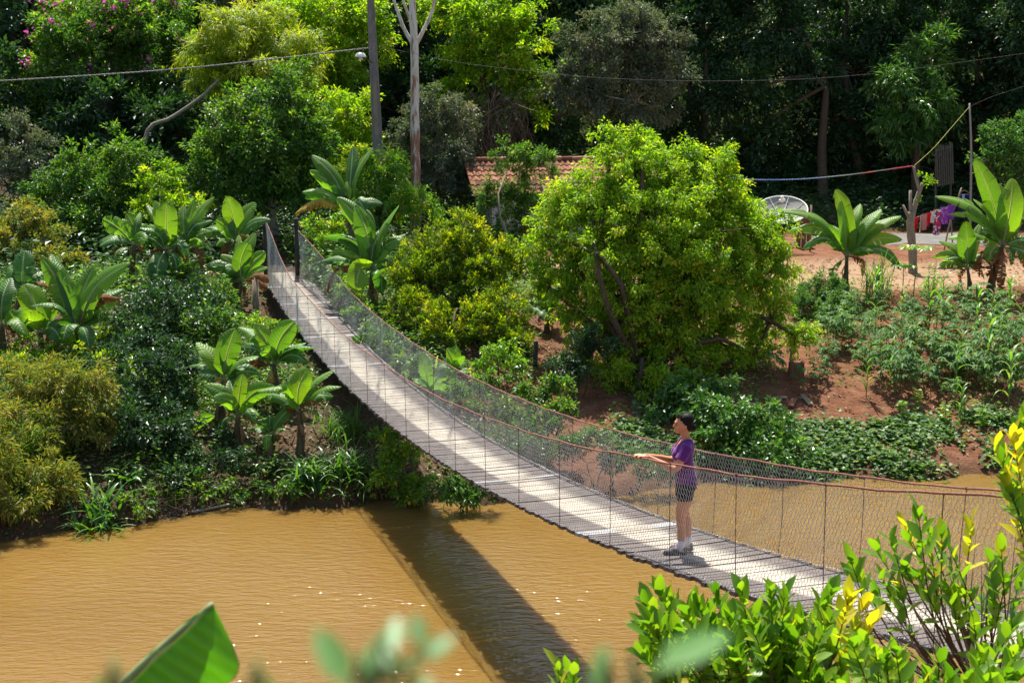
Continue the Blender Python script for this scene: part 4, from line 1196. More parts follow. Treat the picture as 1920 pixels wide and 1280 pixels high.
tree('shrub', 'pale-stemmed young plant with light drooping leaves below the golden bush', 'bush', 32.5,
     [(925, 670, 26, 20), (965, 690, 28, 20), (945, 650, 24, 16, .2), (905, 690, 18, 15)], mat='fresh', L=.11, W=.05, rc=.17, trunk_r=.03, group='bushes behind the footbridge', droop=.8, cov=.8)
tree('shrub', 'leafy green weed bush seen through the mesh in mid span', 'bush', 29.5,
     [(1000, 740, 34, 22), (1040, 730, 30, 20, .2), (960, 770, 40, 24, -.3), (1050, 780, 40, 22, -.3), (890, 720, 36, 24), (1010, 800, 40, 20, -.5)], mat='broad', L=.10, W=.05, rc=.2, trunk_r=.02, group='bushes behind the footbridge', stems=4)
tree('shrub', 'low weeds glistening behind the mesh above the river edge', 'bush', 28.5,
     [(1110, 830, 45, 20), (1060, 840, 40, 20), (1180, 860, 50, 18), (1000, 840, 40, 20), (1240, 880, 45, 16)], mat='strap', L=.09, W=.05, rc=.18, trunk_r=.02, group='bushes behind the footbridge', stems=4)
tree('shrub', 'sunlit weed bush hanging over the water under the bridge', 'bush', 27.8,
     [(755, 850, 34, 34, .3), (720, 890, 26, 26), (790, 905, 34, 22), (760, 930, 36, 14), (730, 820, 26, 20, .6)], mat='fresh', L=.11, W=.055, rc=.18, trunk_r=.02, group='bushes at the water edge', stems=4, droop=.5)
tree('shrub', 'low fern-like green plants at the water edge below the bridge deck', 'bush', 27.3,
     [(860, 905, 34, 16), (900, 910, 30, 18), (830, 925, 30, 12), (875, 935, 40, 9)], mat='strap', L=.14, W=.04, rc=.18, trunk_r=.02, group='bushes at the water edge', stems=4, droop=.5)

tree('leafy_tree', 'light leafy tree top poking between the leafy tree and the high banana row', 'tree', 43.5,
     [(300, 330, 40, 30), (345, 390, 50, 30, -.2), (280, 395, 40, 26, -.3)], mat='bright', trunk_r=.07, group=G, L=.13, W=.06, rc=.3, cov=.9)
tree('shrub', 'leafy shrub strip lining the right edge of the footbridge near the bank', 'bush', 33,
     [(700, 640, 26, 22, 1), (730, 660, 30, 24, .6), (770, 690, 34, 24), (820, 720, 36, 24, -.8), (860, 750, 40, 22, -1.6)], mat='broad', L=.10, W=.05, rc=.22, trunk_r=.02, group='bushes behind the footbridge', stems=4)
tree('shrub', 'dark bush covering the shaded soil right of the big tree trunk', 'bush', 32,
     [(1290, 740, 50, 34), (1250, 760, 40, 26, -.2), (1340, 730, 40, 30, .2)], mat='strap', L=.12, W=.075, rc=.25, trunk_r=.03, group='bushes on the right bank', stems=3, droop=.6)

# pale dead trunk leaning in the dark hollow on the left
lt = [at(275, 250, 50), at(320, 222, 50.3), at(372, 186, 50.6), at(410, 150, 51)]
lb0 = np.array([lt[0][0] - .4, lt[0][1], float(hz(lt[0][0] - .4, lt[0][1]))])
tag(MB(lb0).tube(curve([lb0, lt[0], *lt[1:]], 16), np.linspace(.10, .05, 16), 8).build('dead_trunk', M['bark_pale'], None, True, lb0), 'pale dead trunk leaning to the right in the dark hollow under the trees', 'trunk')

tree('shrub', 'low leafy weeds spilling over the mud at the left water edge', 'bush', 28.3,
     [(300, 935, 45, 16), (380, 925, 50, 16, .2), (450, 915, 45, 16, .3), (530, 915, 40, 14, .3), (250, 950, 30, 14, -.2), (350, 900, 40, 16, .6)], mat='broad', L=.10, W=.05, rc=.19, trunk_r=.02, group='bushes at the water edge', stems=4, cov=.6, droop=.5)
tree('shrub', 'leafy green shrub between the left banana plants and the olive shrub', 'bush', 31.5,
     [(200, 690, 50, 30), (130, 660, 40, 26, .6), (60, 665, 45, 24, .6), (20, 690, 40, 24)], mat='bright', L=.10, W=.05, rc=.22, trunk_r=.02, group='bushes on the left bank', stems=4, cov=.6)
# ------------------------------------------------------------------ low ground cover (uncountable)
M['vine'] = leaf_mat('vine_leaf', [(0, (.05, .11, .03)), (.5, (.095, .18, .05)), (.9, (.16, .25, .07)), (1, (.28, .27, .10))], .35, .5, .35, (1.4, 1.6, .5))

def cover(name, label, n, region, L, W, mat, h=0.12, dens=None, kind='quad', cat='ground cover', tb=0.0, clump=0.35, nper=9):
    """leaf tufts scattered over the terrain; region(x, y, t) -> keep mask"""
    out = []
    m = 0
    while m < n:
        x = rng.uniform(-24, 26, 40000)
        y = rng.uniform(22, 66, 40000)
        t = y - shore(x)
        ok = (t > 0.05) & (np.abs(x) < 0.41 * y + 3) & region(x, y, t)
        out.append(np.stack([x[ok], y[ok]], 1))
        m += ok.sum()
        if len(out) > 60:
            break
    xy = np.vstack(out)
    rel = xy - B0
    xy = xy[~((np.abs(rel @ BN) < 0.95) & (rel @ BA > 13) & (rel @ BA < 31)) & ~((np.abs(rel @ BN + 1.2) < 0.8) & (np.abs(rel @ BA - 24.0) < 2.2))][:n]
    c = np.column_stack([xy, hz(xy[:, 0], xy[:, 1])])
    k = len(c)
    q = np.repeat(c, nper, 0)
    hh = np.repeat(rng.uniform(0.3, 1.6, k) ** 1.5 * h, nper)
    g = rng.normal(size=(k * nper, 3)) * [clump, clump, 0]
    P = q + g
    P[:, 2] = hz(P[:, 0], P[:, 1]) + hh * rng.uniform(0.1, 1.0, k * nper)
    az = rng.uniform(0, 6.28, k * nper)
    D = np.column_stack([np.cos(az), np.sin(az), rng.uniform(-0.3, 0.6, k * nper)])
    N = unit(np.array([0, -0.1, 1]) + rng.normal(size=(k * nper, 3)) * 0.4)
    z = rng.uniform(0.6, 1.3, k * nper)
    tt = rng.beta(2, 2.2, k * nper) + np.repeat(rng.normal(tb, 0.15, k), nper)
    o = obj(name, leaf_mesh(name, P, D, N, L * z, W * z, tt, M[mat], (0, 30, 0), kind))
    o.location = (0, 30, 0)
    return tag(o, label, cat, kind='stuff')


def patchy(x, y, k, lo):
    return wob(x, y, k) + rng.normal(0, 0.12, len(x)) > lo


cover('creeping_vine', 'creeping vine with heart-shaped leaves covering the right water edge', 3600,
      lambda x, y, t: (x > 2.5) & (t < 2.3 + 0.6 * wob(x * 2, y, 1)) & patchy(x, y, 1.7, -0.02), 0.13, 0.12, 'vine', 0.13, cat='vine', nper=6, clump=.17, tb=.0)
cover('weeds', 'dark weeds and seedlings carpeting the left bank', 9500,
      lambda x, y, t: (x < 0.5) & (t > 0.35) & (t < 17) & patchy(x, y, 0.9, -0.3), 0.11, 0.055, 'broad', 0.28, cat='weeds', clump=.18)
cover('leaf_litter', 'brown fallen leaves littering the banks', 3500,
      lambda x, y, t: (t > 0.3) & (t < 18) & ((x < 1) | (rng.random(len(x)) < 0.22)), 0.13, 0.06, 'dry', 0.03, cat='leaf litter', clump=.4, nper=6)
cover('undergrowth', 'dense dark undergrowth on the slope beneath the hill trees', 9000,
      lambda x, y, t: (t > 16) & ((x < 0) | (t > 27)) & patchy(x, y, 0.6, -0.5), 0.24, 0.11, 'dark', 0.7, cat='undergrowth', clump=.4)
cover('undergrowth', 'lighter leafy undergrowth between the trees on the left slope', 3500,
      lambda x, y, t: (t > 12) & (t < 30) & (x < -1.5) & patchy(x, y, 0.8, 0.0), 0.16, 0.08, 'broad', 0.6, cat='undergrowth', clump=.3)
cover('weeds', 'sparse weeds dotted over the red garden soil', 1500,
      lambda x, y, t: (x > 2) & (t > 2) & (t < 13) & patchy(x, y, 1.2, 0.05), 0.10, 0.045, 'reed', 0.13, cat='weeds', clump=.13, nper=8)

# strappy plants and grass clumps: each clump a thing
def tuft(name, label, cat, u, v, n, L, W, mat, group=None, bend=1.3, el=(0.7, 1.5), spread=0.12, d=None):
    b = gpt(u, v) if d is None else at(u, v, d)
    P = b + rng.normal(size=(n, 3)) * [spread, spread, 0]
    P[:, 2] = hz(P[:, 0], P[:, 1])
    e = rng.uniform(*el, n)
    Ls = L * rng.uniform(0.6, 1.2, n)
    me = strap_mesh(name, P, rng.uniform(0, 6.28, n), e, Ls, W * rng.uniform(.7, 1.2, n), bend * rng.uniform(.5, 1.3, n), rng.beta(2, 2, n), M[mat], b)
    return tag(obj(name, me, None, b), label, cat, group)


GS = 'strappy plants on the left bank'
tuft('strappy_plant', 'dark green strappy clump at the water edge beside the olive shrub', 'strappy plant', 185, 985, 90, .75, .065, 'strap', GS, 1.0, (.3, 1.4), .25)
tuft('strappy_plant', 'dark strappy lily clump at the foot of the banana grove, left one of the pair', 'strappy plant', 580, 905, 110, .75, .055, 'strap', GS, 1.9, (.6, 1.5), .18)
tuft('strappy_plant', 'dark strappy lily clump nearest the bridge, right one of the pair', 'strappy plant', 660, 895, 130, .85, .055, 'strap', GS, 1.9, (.6, 1.5), .25)
tuft('strappy_plant', 'grassy dark clump in the shade above the lily clumps', 'strappy plant', 650, 820, 150, .8, .03, 'strap', GS, 1.5, (.8, 1.5), .3)
tuft('strappy_plant', 'broad-bladed shaded plant under the dark left shrub', 'strappy plant', 235, 900, 40, .55, .09, 'strap', GS, 1.2, (.2, 1.2), .12)
tuft('grass_clump', 'dry brown grass clump hanging beside the sunlit weed bush', 'grass', 706, 905, 120, .7, .014, 'dry', None, 2.0, (.9, 1.5), .2)
tuft('grass_clump', 'brown dead grass heap on the muddy left water edge', 'grass', 300, 975, 160, .55, .014, 'twigs', None, 1.6, (.1, 1.3), .33)
tuft('reed_clump', 'bright green tall grass inside the olive shrub at the left edge', 'grass', 30, 850, 60, 1.2, .05, 'reed', None, 1.3, (1.0, 1.5), .25, d=27.4)
tuft('tall_grass', 'clump of tall thin grass under the yard banana plant', 'grass', 1640, 560, 90, 1.5, .03, 'reed', None, 1.1, (1.2, 1.55), .3)
tuft('tall_grass', 'thin grass tuft on the terrace edge by the pruned trunk', 'grass', 1745, 552, 40, .8, .025, 'reed', None, 1.1, (1.1, 1.55), .15)
tuft('strappy_plant', 'long pale leaves lying along the right deck edge in mid span', 'strappy plant', 770, 700, 40, .9, .05, 'reed', None, 1.6, (.4, 1.3), .3)

# ------------------------------------------------------------------ garden: cassava and maize
def cassava_parts(h):
    mb = MB()
    nst = rng.integers(1, 3)
    C, O = [], []
    for _ in range(nst):
        top = np.array([rng.normal(0, .15), rng.normal(0, .15), h * rng.uniform(.8, 1.05)])
        mb.tube(curve([[0, 0, -.05], top * .5 + rng.normal(size=3) * .03, top], 6), np.linspace(.014, .007, 6), 5, caps=False)
        for i in range(11):
            f = rng.uniform(.45, 1.0)
            an = rng.uniform(0, 6.28)
            p = top * f
            e = p + np.array([math.cos(an), math.sin(an), .35 + .3 * f]) * rng.uniform(.16, .32)
            mb.tube([p, (p + e) / 2 + UP * .02, e], .003, 3, caps=False)
            C.append(e)
            O.append([math.cos(an), math.sin(an), 0])
    C, O = np.array(C), unit(np.array(O))
    n = 6
    q = np.repeat(C, n, 0)
    o = np.repeat(O, n, 0)
    th = np.tile(np.linspace(-2.0, 2.0, n), len(C))
    sd = np.cross(UP, o)
    D = unit(o * np.cos(th)[:, None] + sd * np.sin(th)[:, None] - UP * rng.uniform(.25, .7, (len(q), 1)))
    N = unit(UP + rng.normal(size=q.shape) * .25)
    L = rng.uniform(.13, .2, len(q))
    return mb.mesh('stem', M['stem_green'], True), leaf_mesh('foliage', q, D, N, L, L * .30, np.repeat(rng.random(len(C)), n) * .8 + rng.random(len(q)) * .2, M['blue'], (0, 0, 0), 'leaf', .1)


def maize_parts(h):
    n = 10
    zz = np.linspace(.15, .95, n) * h
    P = np.column_stack([np.zeros(n), np.zeros(n), zz])
    az = (np.arange(n) % 2) * math.pi + rng.normal(0, .5, n) + rng.uniform(0, 6)
    me = strap_mesh('foliage', P, az, np.full(n, 1.15) + rng.normal(0, .12, n), rng.uniform(.5, .8, n), np.full(n, .065), rng.uniform(1.6, 2.6, n), rng.random(n), M['reed'], (0, 0, 0), 8)
    mb = MB()
    mb.tube([[0, 0, -.05], [.01, 0, h * .5], [0, .02, h]], [.018, .014, .006], 6, caps=False)
    return mb.mesh('stem', M['stem_green'], True), me


def place_copies(name, label, cat, group, protos, spots):
    for i, (u, v) in enumerate(spots):
        b = gpt(u, v)
        st, fo = protos[i % len(protos)]
        r = empty(name, b - np.array([0, 0, .02]), label, cat, group)
        r.rotation_euler = (0, 0, rng.uniform(0, 6.28))
        s_ = rng.uniform(.6, 1.15)
        r.scale = (s_, s_, s_)
        obj('stem', st, r)
        obj('foliage', fo, r)


cas = [cassava_parts(h) for h in (.75, .9, 1.05, .6)]
spots = []
for v in np.arange(592, 752, 12.5):
    for u in np.arange(1560, 1930, 31):
        uu, vv = u + rng.normal(0, 9), v + rng.normal(0, 4)
        if vv > 700 and uu < 1640:
            continue
        if rng.random() < .32:
            continue
        spots.append((uu, vv))
place_copies('cassava_plant', 'low cassava plant with finger-like leaves among the rows on the garden slope', 'cassava plant', 'cassava plants in the garden', cas, spots)
place_copies('cassava_plant', 'small dark cassava plant by the wooden stump, away from the main rows', 'cassava plant', 'cassava plants by the stump', cas[3:], [(1450, 715), (1530, 725), (1500, 735), (1545, 708)])
mz = [maize_parts(h) for h in (1.2, 1.5, 1.35)]
place_copies('maize_plant', 'maize plant with arching strap leaves standing in the garden', 'maize plant', 'maize plants in the garden', mz,
             [(1624, 745), (1668, 742), (1672, 690), (1712, 660), (1790, 760), (1800, 690), (1800, 788), (1850, 720), (1890, 760), (1905, 735), (1640, 640), (1690, 600), (1740, 640), (1640, 590), (1860, 610), (1890, 600), (1830, 640), (1912, 640), (1765, 610), (1870, 670)])
place_copies('maize_plant', 'tall thin maize plant on the terrace edge near the pruned trunk', 'maize plant', 'maize plants on the terrace', mz, [(1750, 545), (1740, 552)])
# seedlings at the foot of the slope
for u, v, lab in ((1770, 800, 'two-tiered pale seedling on bare soil in the middle of the slope foot'), (1690, 790, 'small pale leafy seedling on bare soil, leftmost at the slope foot'), (1840, 805, 'bushier seedling with several stems on bare soil at the slope foot'), (1719, 770, 'round-leaved seedling standing a little higher on the slope')):
    b = gpt(u, v)
    r = empty('seedling', b, lab, 'seedling', 'seedlings at the slope foot')
    mb = MB(b)
    top = b + [0, 0, .55]
    mb.tube([b, (b + top) / 2 + [.02, 0, 0], top], .008, 5, caps=False)
    mb.build('stem', M['stem_green'], r)
    n = 26
    z = rng.uniform(.15, 1.0, n)
    P = b + np.column_stack([np.zeros(n), np.zeros(n), z * .55])
    az = rng.uniform(0, 6.28, n)
    D = np.column_stack([np.cos(az), np.sin(az), np.full(n, .15)])
    obj('foliage', leaf_mesh('foliage', P, D, unit(UP + rng.normal(size=(n, 3)) * .3), rng.uniform(.1, .2, n), .09, rng.random(n) * .6 + .3, M['fresh'], b, 'leaf', .2), r)
# papaya-like seedlings on the terrace
for u, v, hh, lab in ((1712, 560, 1.45, 'young papaya with a flat crown in front of the pruned trunk'), (1690, 560, .95, 'smaller young papaya left of the pruned trunk')):
    b = gpt(u, v)
    r = empty('young_papaya', b, lab, 'papaya plant', 'young papayas on the terrace')
    mb = MB(b)
    top = b + [0.02, 0, hh]
    mb.tube([b, (b + top) / 2 + [.02, 0, 0], top], [.018, .014, .01], 6, caps=False)
    C = []
    for i in range(9):
        an = i * .7
        e = top + np.array([math.cos(an) * .38, math.sin(an) * .38, .12 + .05 * rng.random()]) * hh / 1.4
        mb.tube([top, (top + e) / 2 + UP * .04, e], .005, 4, caps=False)
        C.append(e)
    mb.build('stem', M['stem_green'], r)
    q = np.repeat(np.array(C), 7, 0)
    th = np.tile(np.linspace(-2.6, 2.6, 7), 9) + np.repeat(np.arange(9) * .7, 7)
    D = np.column_stack([np.cos(th), np.sin(th), np.full(63, -.3)])
    obj('foliage', leaf_mesh('foliage', q, D, unit(UP + rng.normal(size=(63, 3)) * .2), .22, .085, rng.random(63), M['fresh'], b, 'leaf', .15), r)
# ------------------------------------------------------------------ house with a clay tile roof
HD = 50.0
ra = at(869, 301, HD)                     # ridge end
rdir = unit(np.array([math.cos(math.radians(13)), math.sin(math.radians(13)), 0.0]))
rperp = np.array([rdir[1], -rdir[0], 0.0])   # towards the camera
RL = 8.6
slope_dn = unit(rperp * 1.0 + UP * -0.62)
zg = float(hz(ra[0] + 3, ra[1]))
hb = np.array([ra[0] + 4, ra[1] + 1, zg])
house = empty('tiled_house', hb, 'small pale house with an old clay tile roof half hidden by trees', 'house')


def tile_mat():
    t = NT('clay_tile')
    tint = t.n('ShaderNodeAttribute', attribute_name='tint').outputs['Fac']
    co = obco(t)
    nz = t.noise(co, 3.5, 5.0, 0.65)
    f = t.math('ADD', t.math('MULTIPLY', nz.outputs[0], 0.6), t.math('MULTIPLY', tint, 0.45))
    c = t.ramp(f, [(0.25, (0.07, 0.04, 0.03)), (0.45, (0.20, 0.085, 0.045)), (0.62, (0.33, 0.155, 0.085)), (0.85, (0.40, 0.24, 0.15))])
    return t.surf(t.n('ShaderNodeBsdfPrincipled', {'Base Color': c.outputs[0], 'Roughness': 0.9, 'Specular IOR Level': 0.15}))


M['tile'] = tile_mat()
M['tile_under'] = plain('clay_underside', (0.42, 0.12, 0.05), 0.9, 0.1, var=0.5, scale=6)
mb = MB(hb)


def roof_slope(mb, sign, length):
    dn = unit(rperp * sign + UP * -0.62)
    nrm = unit(np.cross(rdir, dn)) * (1 if np.cross(rdir, dn)[2] > 0 else -1)
    rows = int(length / 0.31)
    xs = np.arange(0, RL + 0.001, 0.0275)
    prof = 0.030 * np.sin(xs / 0.22 * 2 * math.pi)
    for r in range(rows):
        s0 = r * 0.31 + 0.02
        s1 = s0 + 0.36
        jit = rng.normal(0, 0.004)
        col = np.repeat(rng.random(len(xs) // 8 + 1), 8)[:len(xs)] * 0.7 + rng.normal(0, .12)
        top = ra + rdir * xs[:, None] + dn * s0 + nrm * (prof + 0.0 + jit)[:, None]
        bot = ra + rdir * xs[:, None] + dn * s1 + nrm * (prof + 0.035 + jit)[:, None]
        lip = bot - nrm * 0.03
        V = np.concatenate([top, bot, lip])
        n = len(xs)
        F = []
        for i in range(n - 1):
            F += [[i, i + 1, n + i + 1, n + i], [n + i, n + i + 1, 2 * n + i + 1, 2 * n + i]]
        mb.add(V, F, 0, np.clip(np.tile(col, 3), 0, 1))
    # underside: battens of tile seen from below
    for r in range(rows):
        a = ra + dn * (r * 0.31 + 0.03) - nrm * 0.03
        b = ra + dn * (r * 0.31 + 0.33) - nrm * 0.055
        mb.add(np.array([a, a + rdir * RL, b + rdir * RL, b, a - nrm * .02, a + rdir * RL - nrm * .02]), [[0, 3, 2, 1], [0, 1, 5, 4]], 1, rng.random())


roof_slope(mb, 1, 2.35)
roof_slope(mb, -1, 2.35)
roof = mb.build('roof', [M['tile'], M['tile_under']], house)
mb = MB(hb)
for i in range(int(RL / 0.42)):
    p = ra + rdir * (i * 0.42 - 0.02) + UP * 0.03
    mb.tube([p, p + rdir * 0.45 + UP * .012], [0.085, 0.095], 9, 0, rng.random())
mb.build('ridge_tiles', M['tile'], roof)
# walls
gab = ra + rdir * 0.75
zt = ra[2] - 0.62 * 2.0 / 1.177 - 0.12
w0 = 1.62
mb = MB(hb)
c4 = [gab + rperp * w0, gab + rdir * (RL - 1.5) + rperp * w0, gab + rdir * (RL - 1.5) - rperp * w0, gab - rperp * w0]
V = []
for c in c4:
    V += [[c[0], c[1], zg - .3], [c[0], c[1], zt]]
apex = [gab + UP * -0.10, gab + rdir * (RL - 1.5) + UP * -0.10]
V += [list(a) for a in apex]
F = [[0, 2, 3, 1], [2, 4, 5, 3], [4, 6, 7, 5], [6, 0, 1, 7], [7, 1, 8], [3, 5, 9]]
mb.add(np.array(V), F)
mb.build('wall', M['plaster'], house)
M['doorw'] = plain('painted_door', (0.10, 0.16, 0.20), 0.6, 0.3)
for x, wd, z0, z1, nm in ((2.2, .85, zg - .0, zg + 2.0, 'door'), (4.6, 1.0, zg + .9, zg + 1.9, 'window')):
    p = gab + rdir * x + rperp * (w0 + .02)
    MB(hb).box([p[0], p[1], (z0 + z1) / 2], (wd, .05, z1 - z0), [rdir, rperp, UP]).build(nm, M['doorw'], house)

# ------------------------------------------------------------------ power pole with street lamp
PD = 47.5
pb = at(716, 400, PD)
pb[2] = float(hz(pb[0], pb[1]))
pole = empty('power_pole', pb, 'tapered grey concrete power pole with a small street lamp on its left', 'power pole')
pt = at(693, -40, PD)
ax_ = unit(pt - pb)
mb = MB(pb)


def taper_box(mb, a, b, wa, wb, da, db, m=0, t=.5):
    V = []
    for p, w, d_ in ((a, wa, da), (b, wb, db)):
        for sx, sy in ((-1, -1), (1, -1), (1, 1), (-1, 1)):
            V.append(p + RGT * sx * w / 2 + np.array([0, 1, 0]) * sy * d_ / 2)
    mb.add(np.array(V), [[0, 1, 5, 4], [1, 2, 6, 5], [2, 3, 7, 6], [3, 0, 4, 7], [4, 5, 6, 7]], m, t)


ln = np.linalg.norm(pt - pb)
taper_box(mb, pb, pt, .42, .23, .3, .2)
mb.build('shaft', M['concrete'], pole)
M['panel'] = plain('pole_panel', (0.30, 0.235, 0.165), 0.9, 0.1, var=0.35, scale=3)
mb = MB(pb)
for f0, f1 in ((.05, .36), (.40, .60)):
    a, b = pb + ax_ * ln * f0, pb + ax_ * ln * f1
    off = np.array([0, -.152 + .05 * f0, 0])
    taper_box(mb, a + off, b + off + [0, .012, 0], .17 - .05 * f0, .17 - .05 * f1, .03, .03)
mb.build('panel', M['panel'], pole)
la = at(700, 118, PD)
lb = at(676, 106, PD - .15)
arm = MB(pb).tube(curve([la + [0, -.1, 0], (la + lb) / 2 + [0, 0, .0], lb], 7), .015, 6).build('lamp_arm', M['rustdark'], pole)
mb = MB(pb)
prof = [(0.0, .14), (.10, .13), (.165, .07), (.19, 0.0), (.20, -.03), (.175, -.03)]
V, F = [], []
kk = 16
for r_, z_ in prof:
    for j in range(kk):
        a = j * 2 * math.pi / kk
        V.append(lb + np.array([r_ * math.cos(a), r_ * math.sin(a), z_]))
for i in range(len(prof) - 1):
    for j in range(kk):
        F.append([i * kk + j, (i + 1) * kk + j, (i + 1) * kk + (j + 1) % kk, i * kk + (j + 1) % kk])
mb.add(np.array(V), F)
shade = mb.build('lamp_shade', M['white'], pole, smooth=True)
MB(pb).sphere(lb - [0, 0, .06], (.07, .07, .08), 8, 10).build('bulb', M['white'], shade, smooth=True)
for v_ in (95, 155):
    q = at(699, v_, PD)
    MB(pb).tube([q + RGT * -.17, q + RGT * .17], .02, 6).build('bracket', M['rustdark'], pole)

M['cable'] = plain('cable', (0.30, 0.28, 0.25), 0.7, 0.3, var=0.3)
M['cable_dark'] = plain('thin_cable', (0.13, 0.125, 0.115), 0.7, 0.3, var=0.3)


def cable(name, label, cat, pts, r, mat, twist=0.0, sag=0.0, n=80):
    P = [at(*p) for p in pts]
    o = P[0]
    C = curve(P, n)
    s_ = np.linspace(0, 1, n)
    C[:, 2] -= sag * 4 * s_ * (1 - s_)
    mb = MB(o)
    if twist:
        for ph in (0, math.pi):
            an = np.arange(n * 4) / (n * 4) * twist * 6.28 + ph
            CC = curve(C, n * 4)
            CC = CC + np.stack([np.zeros(n * 4), np.cos(an), np.sin(an)], 1) * r
            mb.tube(CC, r, 5)
    else:
        mb.tube(C, r, 5)
    return tag(mb.build(name, mat, None, True, o), label, cat)


cable('power_cable', 'thick twisted grey cable running left from the concrete pole', 'cable', [(694, 90, PD - .15), (350, 128, 46.5), (0, 152, 45.5), (-300, 166, 44.5)], .015, M['cable'], 60)
cable('power_cable', 'thin pale wire running right from the pole before the tall trees', 'cable', [(700, 85, PD), (860, 117, 48), (1000, 134, 48.2), (1140, 147, 48.5), (1370, 152, 49), (1620, 140, 50), (1960, 95, 52)], .0055, M['cable_dark'])
cable('guy_wire', 'loose thin wire drooping from the pole to the shrubs at its right', 'wire', [(706, 255, PD - .2), (722, 275, PD - .3), (742, 305, PD - .6), (775, 352, PD - .8)], .011, M['cable'])

# eucalyptus with peeling bark, crown far above the frame
def peel_mat():
    t = NT('peeling_bark')
    co = obco(t, (5, 5, 0.55))
    n1 = t.noise(co, 1.4, 5.0, 0.6)
    z = t.n('ShaderNodeSeparateXYZ', {0: t.n('ShaderNodeTexCoord').outputs['Object']}).outputs[2]
    zf = t.n('ShaderNodeMapRange', {0: z, 1: 1.0, 2: 5.5, 3: 0.20, 4: -0.03})
    c = t.ramp(t.math('ADD', n1.outputs[0], zf), [(0.40, (0.60, 0.56, 0.47)), (0.52, (0.52, 0.45, 0.35)), (0.58, (0.36, 0.17, 0.11)), (0.72, (0.17, 0.09, 0.055))])
    b = t.n('ShaderNodeBump', {'Height': n1.outputs[0], 'Strength': 0.6, 'Distance': 0.03})
    return t.surf(t.n('ShaderNodeBsdfPrincipled', {'Base Color': c.outputs[0], 'Roughness': 0.8, 'Specular IOR Level': 0.2, 'Normal': b}))


M['peel'] = peel_mat()
ED = 48.2
eb = at(779, 395, ED)
eb[2] = float(hz(eb[0], eb[1]))
euc = empty('pale_trunk_tree', eb, 'tall straight tree with white and pinkish peeling bark, forking near the top', 'tree', G)
mb = MB(eb)
tp = [eb - [0, 0, .2], at(779, 340, ED), at(778, 230, ED), at(777, 90, ED), at(773, 0, ED), at(771, -160, ED), at(765, -420, ED)]
mb.tube(curve(tp, 40), np.interp(np.linspace(0, 1, 40), [0, .2, .6, 1], [.21, .18, .135, .06]) * (1 + .06 * np.sin(np.arange(40) * 1.7)), 14)
for pts, r0 in (([(776, 86), (758, 55), (745, 20), (726, -40), (690, -200)], .085), ([(779, 86), (795, 55), (812, 15), (822, -40), (860, -220)], .085), ([(775, 60), (766, 30), (756, 0), (748, -60), (735, -260)], .06)):
    P = curve([at(u, v, ED + .03 * i) for i, (u, v) in enumerate(pts)], 16)
    mb.tube(P, np.linspace(r0, r0 * .4, 16), 8)
mb.build('trunk', M['peel'], euc, smooth=True)
C, O = [], []
for u, v, r_ in ((690, -210, 1.0), (735, -270, 1.1), (765, -420, 1.4), (860, -230, 1.0), (810, -330, 1.2)):
    c_, o_ = lobe_clumps(at(u, v, ED + .2), np.array([r_, r_, r_ * .9]), .45, .8)
    C.append(c_)
    O.append(o_)
C, O = np.vstack(C), np.vstack(O)
P, D, N, L, W, t_ = clump_leaves(C, O, .45, 50, .2, .04, .9)
obj('crown', leaf_mesh('crown', P, D, N, L, W, t_, M['grey'], eb), euc)

# ------------------------------------------------------------------ yard
ys_ = [at(u, v, d) for u, v, d in ((1480, 470, 52), (1860, 470, 52), (1900, 438, 55.5), (1640, 438, 55.5))]
gxy = np.array([[p[0], p[1]] for p in ys_])
n = 14
uu, vv = np.meshgrid(np.linspace(0, 1, 30), np.linspace(0, 1, n))
XY = ((1 - uu) * (1 - vv))[..., None] * gxy[0] + (uu * (1 - vv))[..., None] * gxy[1] + (uu * vv)[..., None] * gxy[2] + ((1 - uu) * vv)[..., None] * gxy[3]
Z = hz(XY[..., 0], XY[..., 1]) + .012
ii = np.arange(30 * n).reshape(n, 30)
M['paving'] = plain('worn_cement', (0.19, 0.18, 0.165), 0.95, 0.1, var=.35, scale=1.5)
yd = obj('path', np_mesh('path', np.concatenate([XY, Z[..., None]], -1).reshape(-1, 3), [np.stack([ii[:-1, :-1], ii[:-1, 1:], ii[1:, 1:], ii[1:, :-1]], -1).reshape(-1, 4)], M['paving']))
tag(yd, 'grey cement strip across the yard', 'path', kind='structure')

# satellite dish
dc = at(1466, 393, 49.0)
dn = unit(np.array([-.10, -.46, .87]))
db_ = np.array([dc[0] + .1, dc[1] + .2, float(hz(dc[0], dc[1] + .2))])
dish = empty('satellite_dish', db_, 'large pale mesh satellite dish tilted to the sky in the yard', 'satellite dish')
dx = unit(np.cross(np.array([0, 1, 0]), dn))
dy = np.cross(dn, dx)
R_ = .93
t = NT('dish_mesh')
M['dishmesh'] = t.surf(t.n('ShaderNodeMixShader', {0: .42, 1: t.n('ShaderNodeBsdfPrincipled', {'Base Color': (.42, .40, .33, 1), 'Roughness': .6}), 2: t.n('ShaderNodeBsdfTransparent')}))
V, F = [dc - dn * .34], []
for i in range(1, 9):
    r_ = R_ * i / 8
    for j in range(36):
        a = j * 2 * math.pi / 36
        V.append(dc + dx * r_ * math.cos(a) + dy * r_ * math.sin(a) + dn * (.34 * (i / 8) ** 2 - .34))
F = [[0, 1 + j, 1 + (j + 1) % 36] for j in range(36)]
for i in range(7):
    for j in range(36):
        a, b = 1 + i * 36 + j, 1 + i * 36 + (j + 1) % 36
        F.append([a, a + 36, b + 36, b])
MB(db_).add(np.array(V), F).build('reflector', M['dishmesh'], dish, smooth=True)
a = np.linspace(0, 2 * math.pi, 49)
MB(db_).tube(dc + dx * R_ * np.cos(a)[:, None] + dy * R_ * np.sin(a)[:, None], .022, 6, caps=False).build('rim', M['white'], dish, smooth=True)
